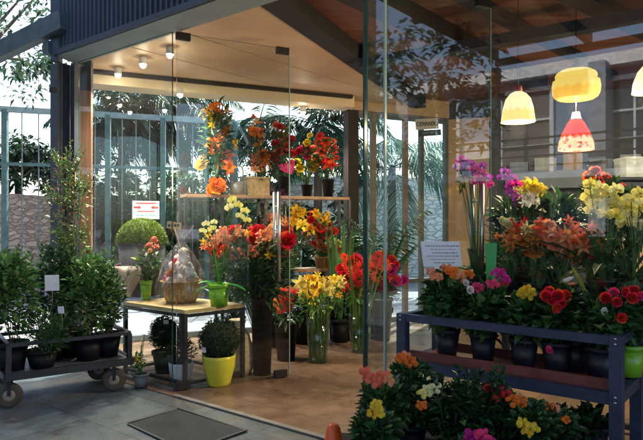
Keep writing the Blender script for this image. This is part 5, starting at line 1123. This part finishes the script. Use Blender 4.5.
# facade opposite : virtual plane parallel to the shop front
BW=mat('opp_wall',(.17,.25,.38),.8,var=.15,scale=1.5); BWT=mat('opp_cornice',(.6,.62,.66),.7); BGL=mat('opp_window',(.03,.04,.06),.1,bump=0,var=.1); BSH=mat('opp_shutter',(.12,.09,.09),.6); BTAN=mat('opp_tan',(.26,.28,.34),.7)
base=A0-NI*13.0+FD*4.0     # centre of opposite facade (street side)
r=root('street_building',base,'grey balconied building across the street mirrored in the shop window','building')
ua=math.atan2(FD.y,FD.x)
def ob(mb,s,o,z,sz): # s along street, o towards shop
    mb.box(base+FD*s+NI*o+Vector((0,0,z)),sz,ua)
mb=MB(); ob(mb,0,-3,2.75,(44,6,5.5)); wp(mb,'wall',BW,r)
mb=MB(); ob(mb,0,.12,5.6,(44.3,.6,.3)); wp(mb,'cornice',BWT,r)
for i in range(15):
    s=-19+i*2.7
    for z in(1.3,4.05):
        m_=BSH if (i+int(z))%3==0 else BGL
        mb=MB(); ob(mb,s,.03,z,(1.3,.06,2.1)); f_=wp(mb,'window',m_,r)
        mb=MB(); ob(mb,s-.7,.06,z,(.1,.12,2.3)); ob(mb,s+.7,.06,z,(.1,.12,2.3)); ob(mb,s,.06,z+1.12,(1.5,.14,.12)); ob(mb,s,.07,z,(.05,.1,2.1)); ob(mb,s,.075,z+.3,(1.3,.08,.05)); ob(mb,s,.075,z-.4,(1.3,.08,.05)); wp(mb,'frame',BWT,f_)
for z in(2.75,):
    mb=MB(); ob(mb,0,.6,z,(43,1.2,.16)); wp(mb,'balcony_slab',BTAN,r)
    mb=MB(); ob(mb,0,1.17,z+.95,(43,.05,.05)); 
    for zz in (.25,.5,.75): ob(mb,0,1.17,z+zz,(43,.04,.04))
    for i in range(23): ob(mb,-21+i*1.9,1.17,z+.5,(.05,.05,.9))
    wp(mb,'balcony_railing',RAF,r)
for s in(-17.6,-12.2,-6.8,-1.5,4.0,9.3):
    mb=MB(); ob(mb,s,.2,3.6,(.75,.35,.55)); wp(mb,'air_conditioner',BWT,r)
for s in(-16.3,-5.5,5.3):
    mb=MB(); ob(mb,s,.08,2.7,(.09,.09,5.3)); wp(mb,'downpipe',BGL,r)
mb=MB(); 
for s in(-15,-9,-3.5,2.5,8.5): ob(mb,s,.4,2.75,(.4,.8,5.5))
wp(mb,'pilaster',BTAN,r)
hp=base+NI*2.2; r=root('reflection_hedge',hp,'low dark clipped hedge added unseen across the street to darken the shop glass reflection','hedge')  # unseen hedge added so the lower glass mirrors something dark
mb=MB(); c_=Matrix.Rotation(ua,3,'Z')
mb.box((0,0,.62),(38,.7,1.24),c_); mb.build('core',mat('box_core',(0,0,0)),r)
mb=MB()
for i in range(5200):
    p_=c_@Vector((R.uniform(-19,19),.35+R.uniform(-.02,.12),R.uniform(0,1.38))) if i%4 else c_@Vector((R.uniform(-19,19),R.uniform(-.3,.4),1.26+R.uniform(0,.12)))
    mb.leaf(p_,c_@Vector((R.uniform(-.8,.8),1,R.uniform(-.3,1))),.17,.1)
mb.build('foliage',LDK,r)
nb=Vector((-8.6,5.2,0)); r=root('reflection_blocker',nb,'unseen dark brick block added left of the forecourt to darken the left pane reflection','building')  # unseen block added to darken what the left pane mirrors
NBW=mat('brick_dark',(.07,.05,.045),.85,var=.3,scale=5,bump=.4)
mb=MB(); mb.box((-1.5,0,3.6),(3,8,7.2)); mb.build('wall',NBW,r)
for y_ in (-2.7,0,2.7):
    for z_ in (1.6,4.8):
        mb=MB(); mb.box((.01,y_,z_),(.06,1.2,1.8)); f_=mb.build('window',BGL,r); mb=MB(); mb.box((.03,y_,z_+.98),(.12,1.5,.14)); mb.build('lintel',BTAN,f_); mb=MB(); mb.box((.05,y_,z_-.98),(.16,1.5,.1)); mb.build('sill',BTAN,f_)
mb=MB(); mb.box((-.1,0,7.3),(.6,8.2,.2)); mb.build('cornice',BTAN,r)
# street tree mirrored
tb=mir((X(424,8.5),8.5,0)); r=root('street_tree',tb,'street tree with a leaning trunk mirrored in the glass beside the closed sign','tree')
zc=3.4; mb=MB(); crown(mb,Vector((0,0,zc)),(1.1,1.1,.9),1500,.13,.07,34); mb.build('crown',leafm('leaf_street',(0,0,0)),r)
t=MB(); t.tube([(0,0,0),(.05,.05,1.4),(-.1,.1,2.4),(.25,-.2,3.6)],[.13,.11,.09,.04],9); t.tube([(-.05,.08,2.0),(-.5,.3,2.9),(-.8,.5,3.6)],.06,7,r2=.02); t.build('trunk',BARK,r)
# canopy over the camera
CAN=mat('canopy_cloth',(.4,.3,.23),.8,var=.25,trans=.45); 
r=root('street_canopy',A0+FD*2.6-NI*3.4,'wide steel framed awning above the pavement mirrored in the glass','awning')
p0=A0+FD*.6-NI*.6; p1=A0+FD*7.6-NI*.6; q1=p1-NI*5.2; q0=p0-NI*5.2
mb=MB(); mb.quadprism([p0,p1,q1,q0],4.28,4.32); wp(mb,'canopy',CAN,r)
for i in range(6):
    a=p0.lerp(p1,i/5); b=q0.lerp(q1,i/5); mb=MB(); mb.beam(a+Vector((0,0,4.2)),b+Vector((0,0,4.2)),.1,.14); wp(mb,'beam',STL,r)
for t_ in(0,.5,1):
    mb=MB(); mb.beam(p0.lerp(q0,t_)+Vector((0,0,4.08)),p1.lerp(q1,t_)+Vector((0,0,4.08)),.1,.1); wp(mb,'beam',STL,r)
for a in(q0,q1):
    mb=MB(); mb.box((a.x,a.y,2.0),(.12,.12,4.0),ua); wp(mb,'post',STL,r)
# ================================================================ LIGHT, WORLD, CAMERA
w=bpy.data.worlds.new('World'); sc.world=w; w.use_nodes=True; nt=w.node_tree; nt.nodes.clear()
sky=nt.nodes.new('ShaderNodeTexSky'); sky.sky_type='NISHITA'; sky.sun_disc=False
EL=math.radians(52); sd=Vector((.45,.89,0)).normalized()     # towards the sun
az=math.atan2(sd.x,sd.y)
sky.sun_elevation=EL; sky.sun_rotation=az; sky.air_density=1.0; sky.dust_density=2.5; sky.ozone_density=1.0
bg=nt.nodes.new('ShaderNodeBackground'); bg.inputs[1].default_value=.125; o=nt.nodes.new('ShaderNodeOutputWorld'); nt.links.new(sky.outputs[0],bg.inputs[0]); nt.links.new(bg.outputs[0],o.inputs[0])
L=bpy.data.lights.new('sun','SUN'); L.energy=4; L.angle=math.radians(.5); L.color=(1,.95,.86); so=bpy.data.objects.new('sun',L); col.objects.link(so)
sv=Vector((sd.x*math.cos(EL),sd.y*math.cos(EL),math.sin(EL))); so.rotation_euler=(-sv).to_track_quat('-Z','Y').to_euler()
cam=bpy.data.cameras.new('camera'); co=bpy.data.objects.new('camera',cam); col.objects.link(co); co.location=(0,0,EYE); co.rotation_euler=(pi/2,0,0)
cam.sensor_width=36; cam.sensor_fit='HORIZONTAL'; cam.lens=36*F/643; cam.shift_y=5/643; cam.clip_end=600; cam.clip_start=.05; sc.camera=co
sc.view_settings.view_transform='Standard'; sc.view_settings.look='None'; sc.view_settings.gamma=1; sc.view_settings.exposure=2.1
sc.view_settings.use_curve_mapping=False
sc.cycles.use_denoising=True; sc.cycles.max_bounces=12; sc.cycles.transparent_max_bounces=24; sc.cycles.diffuse_bounces=4; sc.cycles.glossy_bounces=4; sc.cycles.sample_clamp_indirect=4
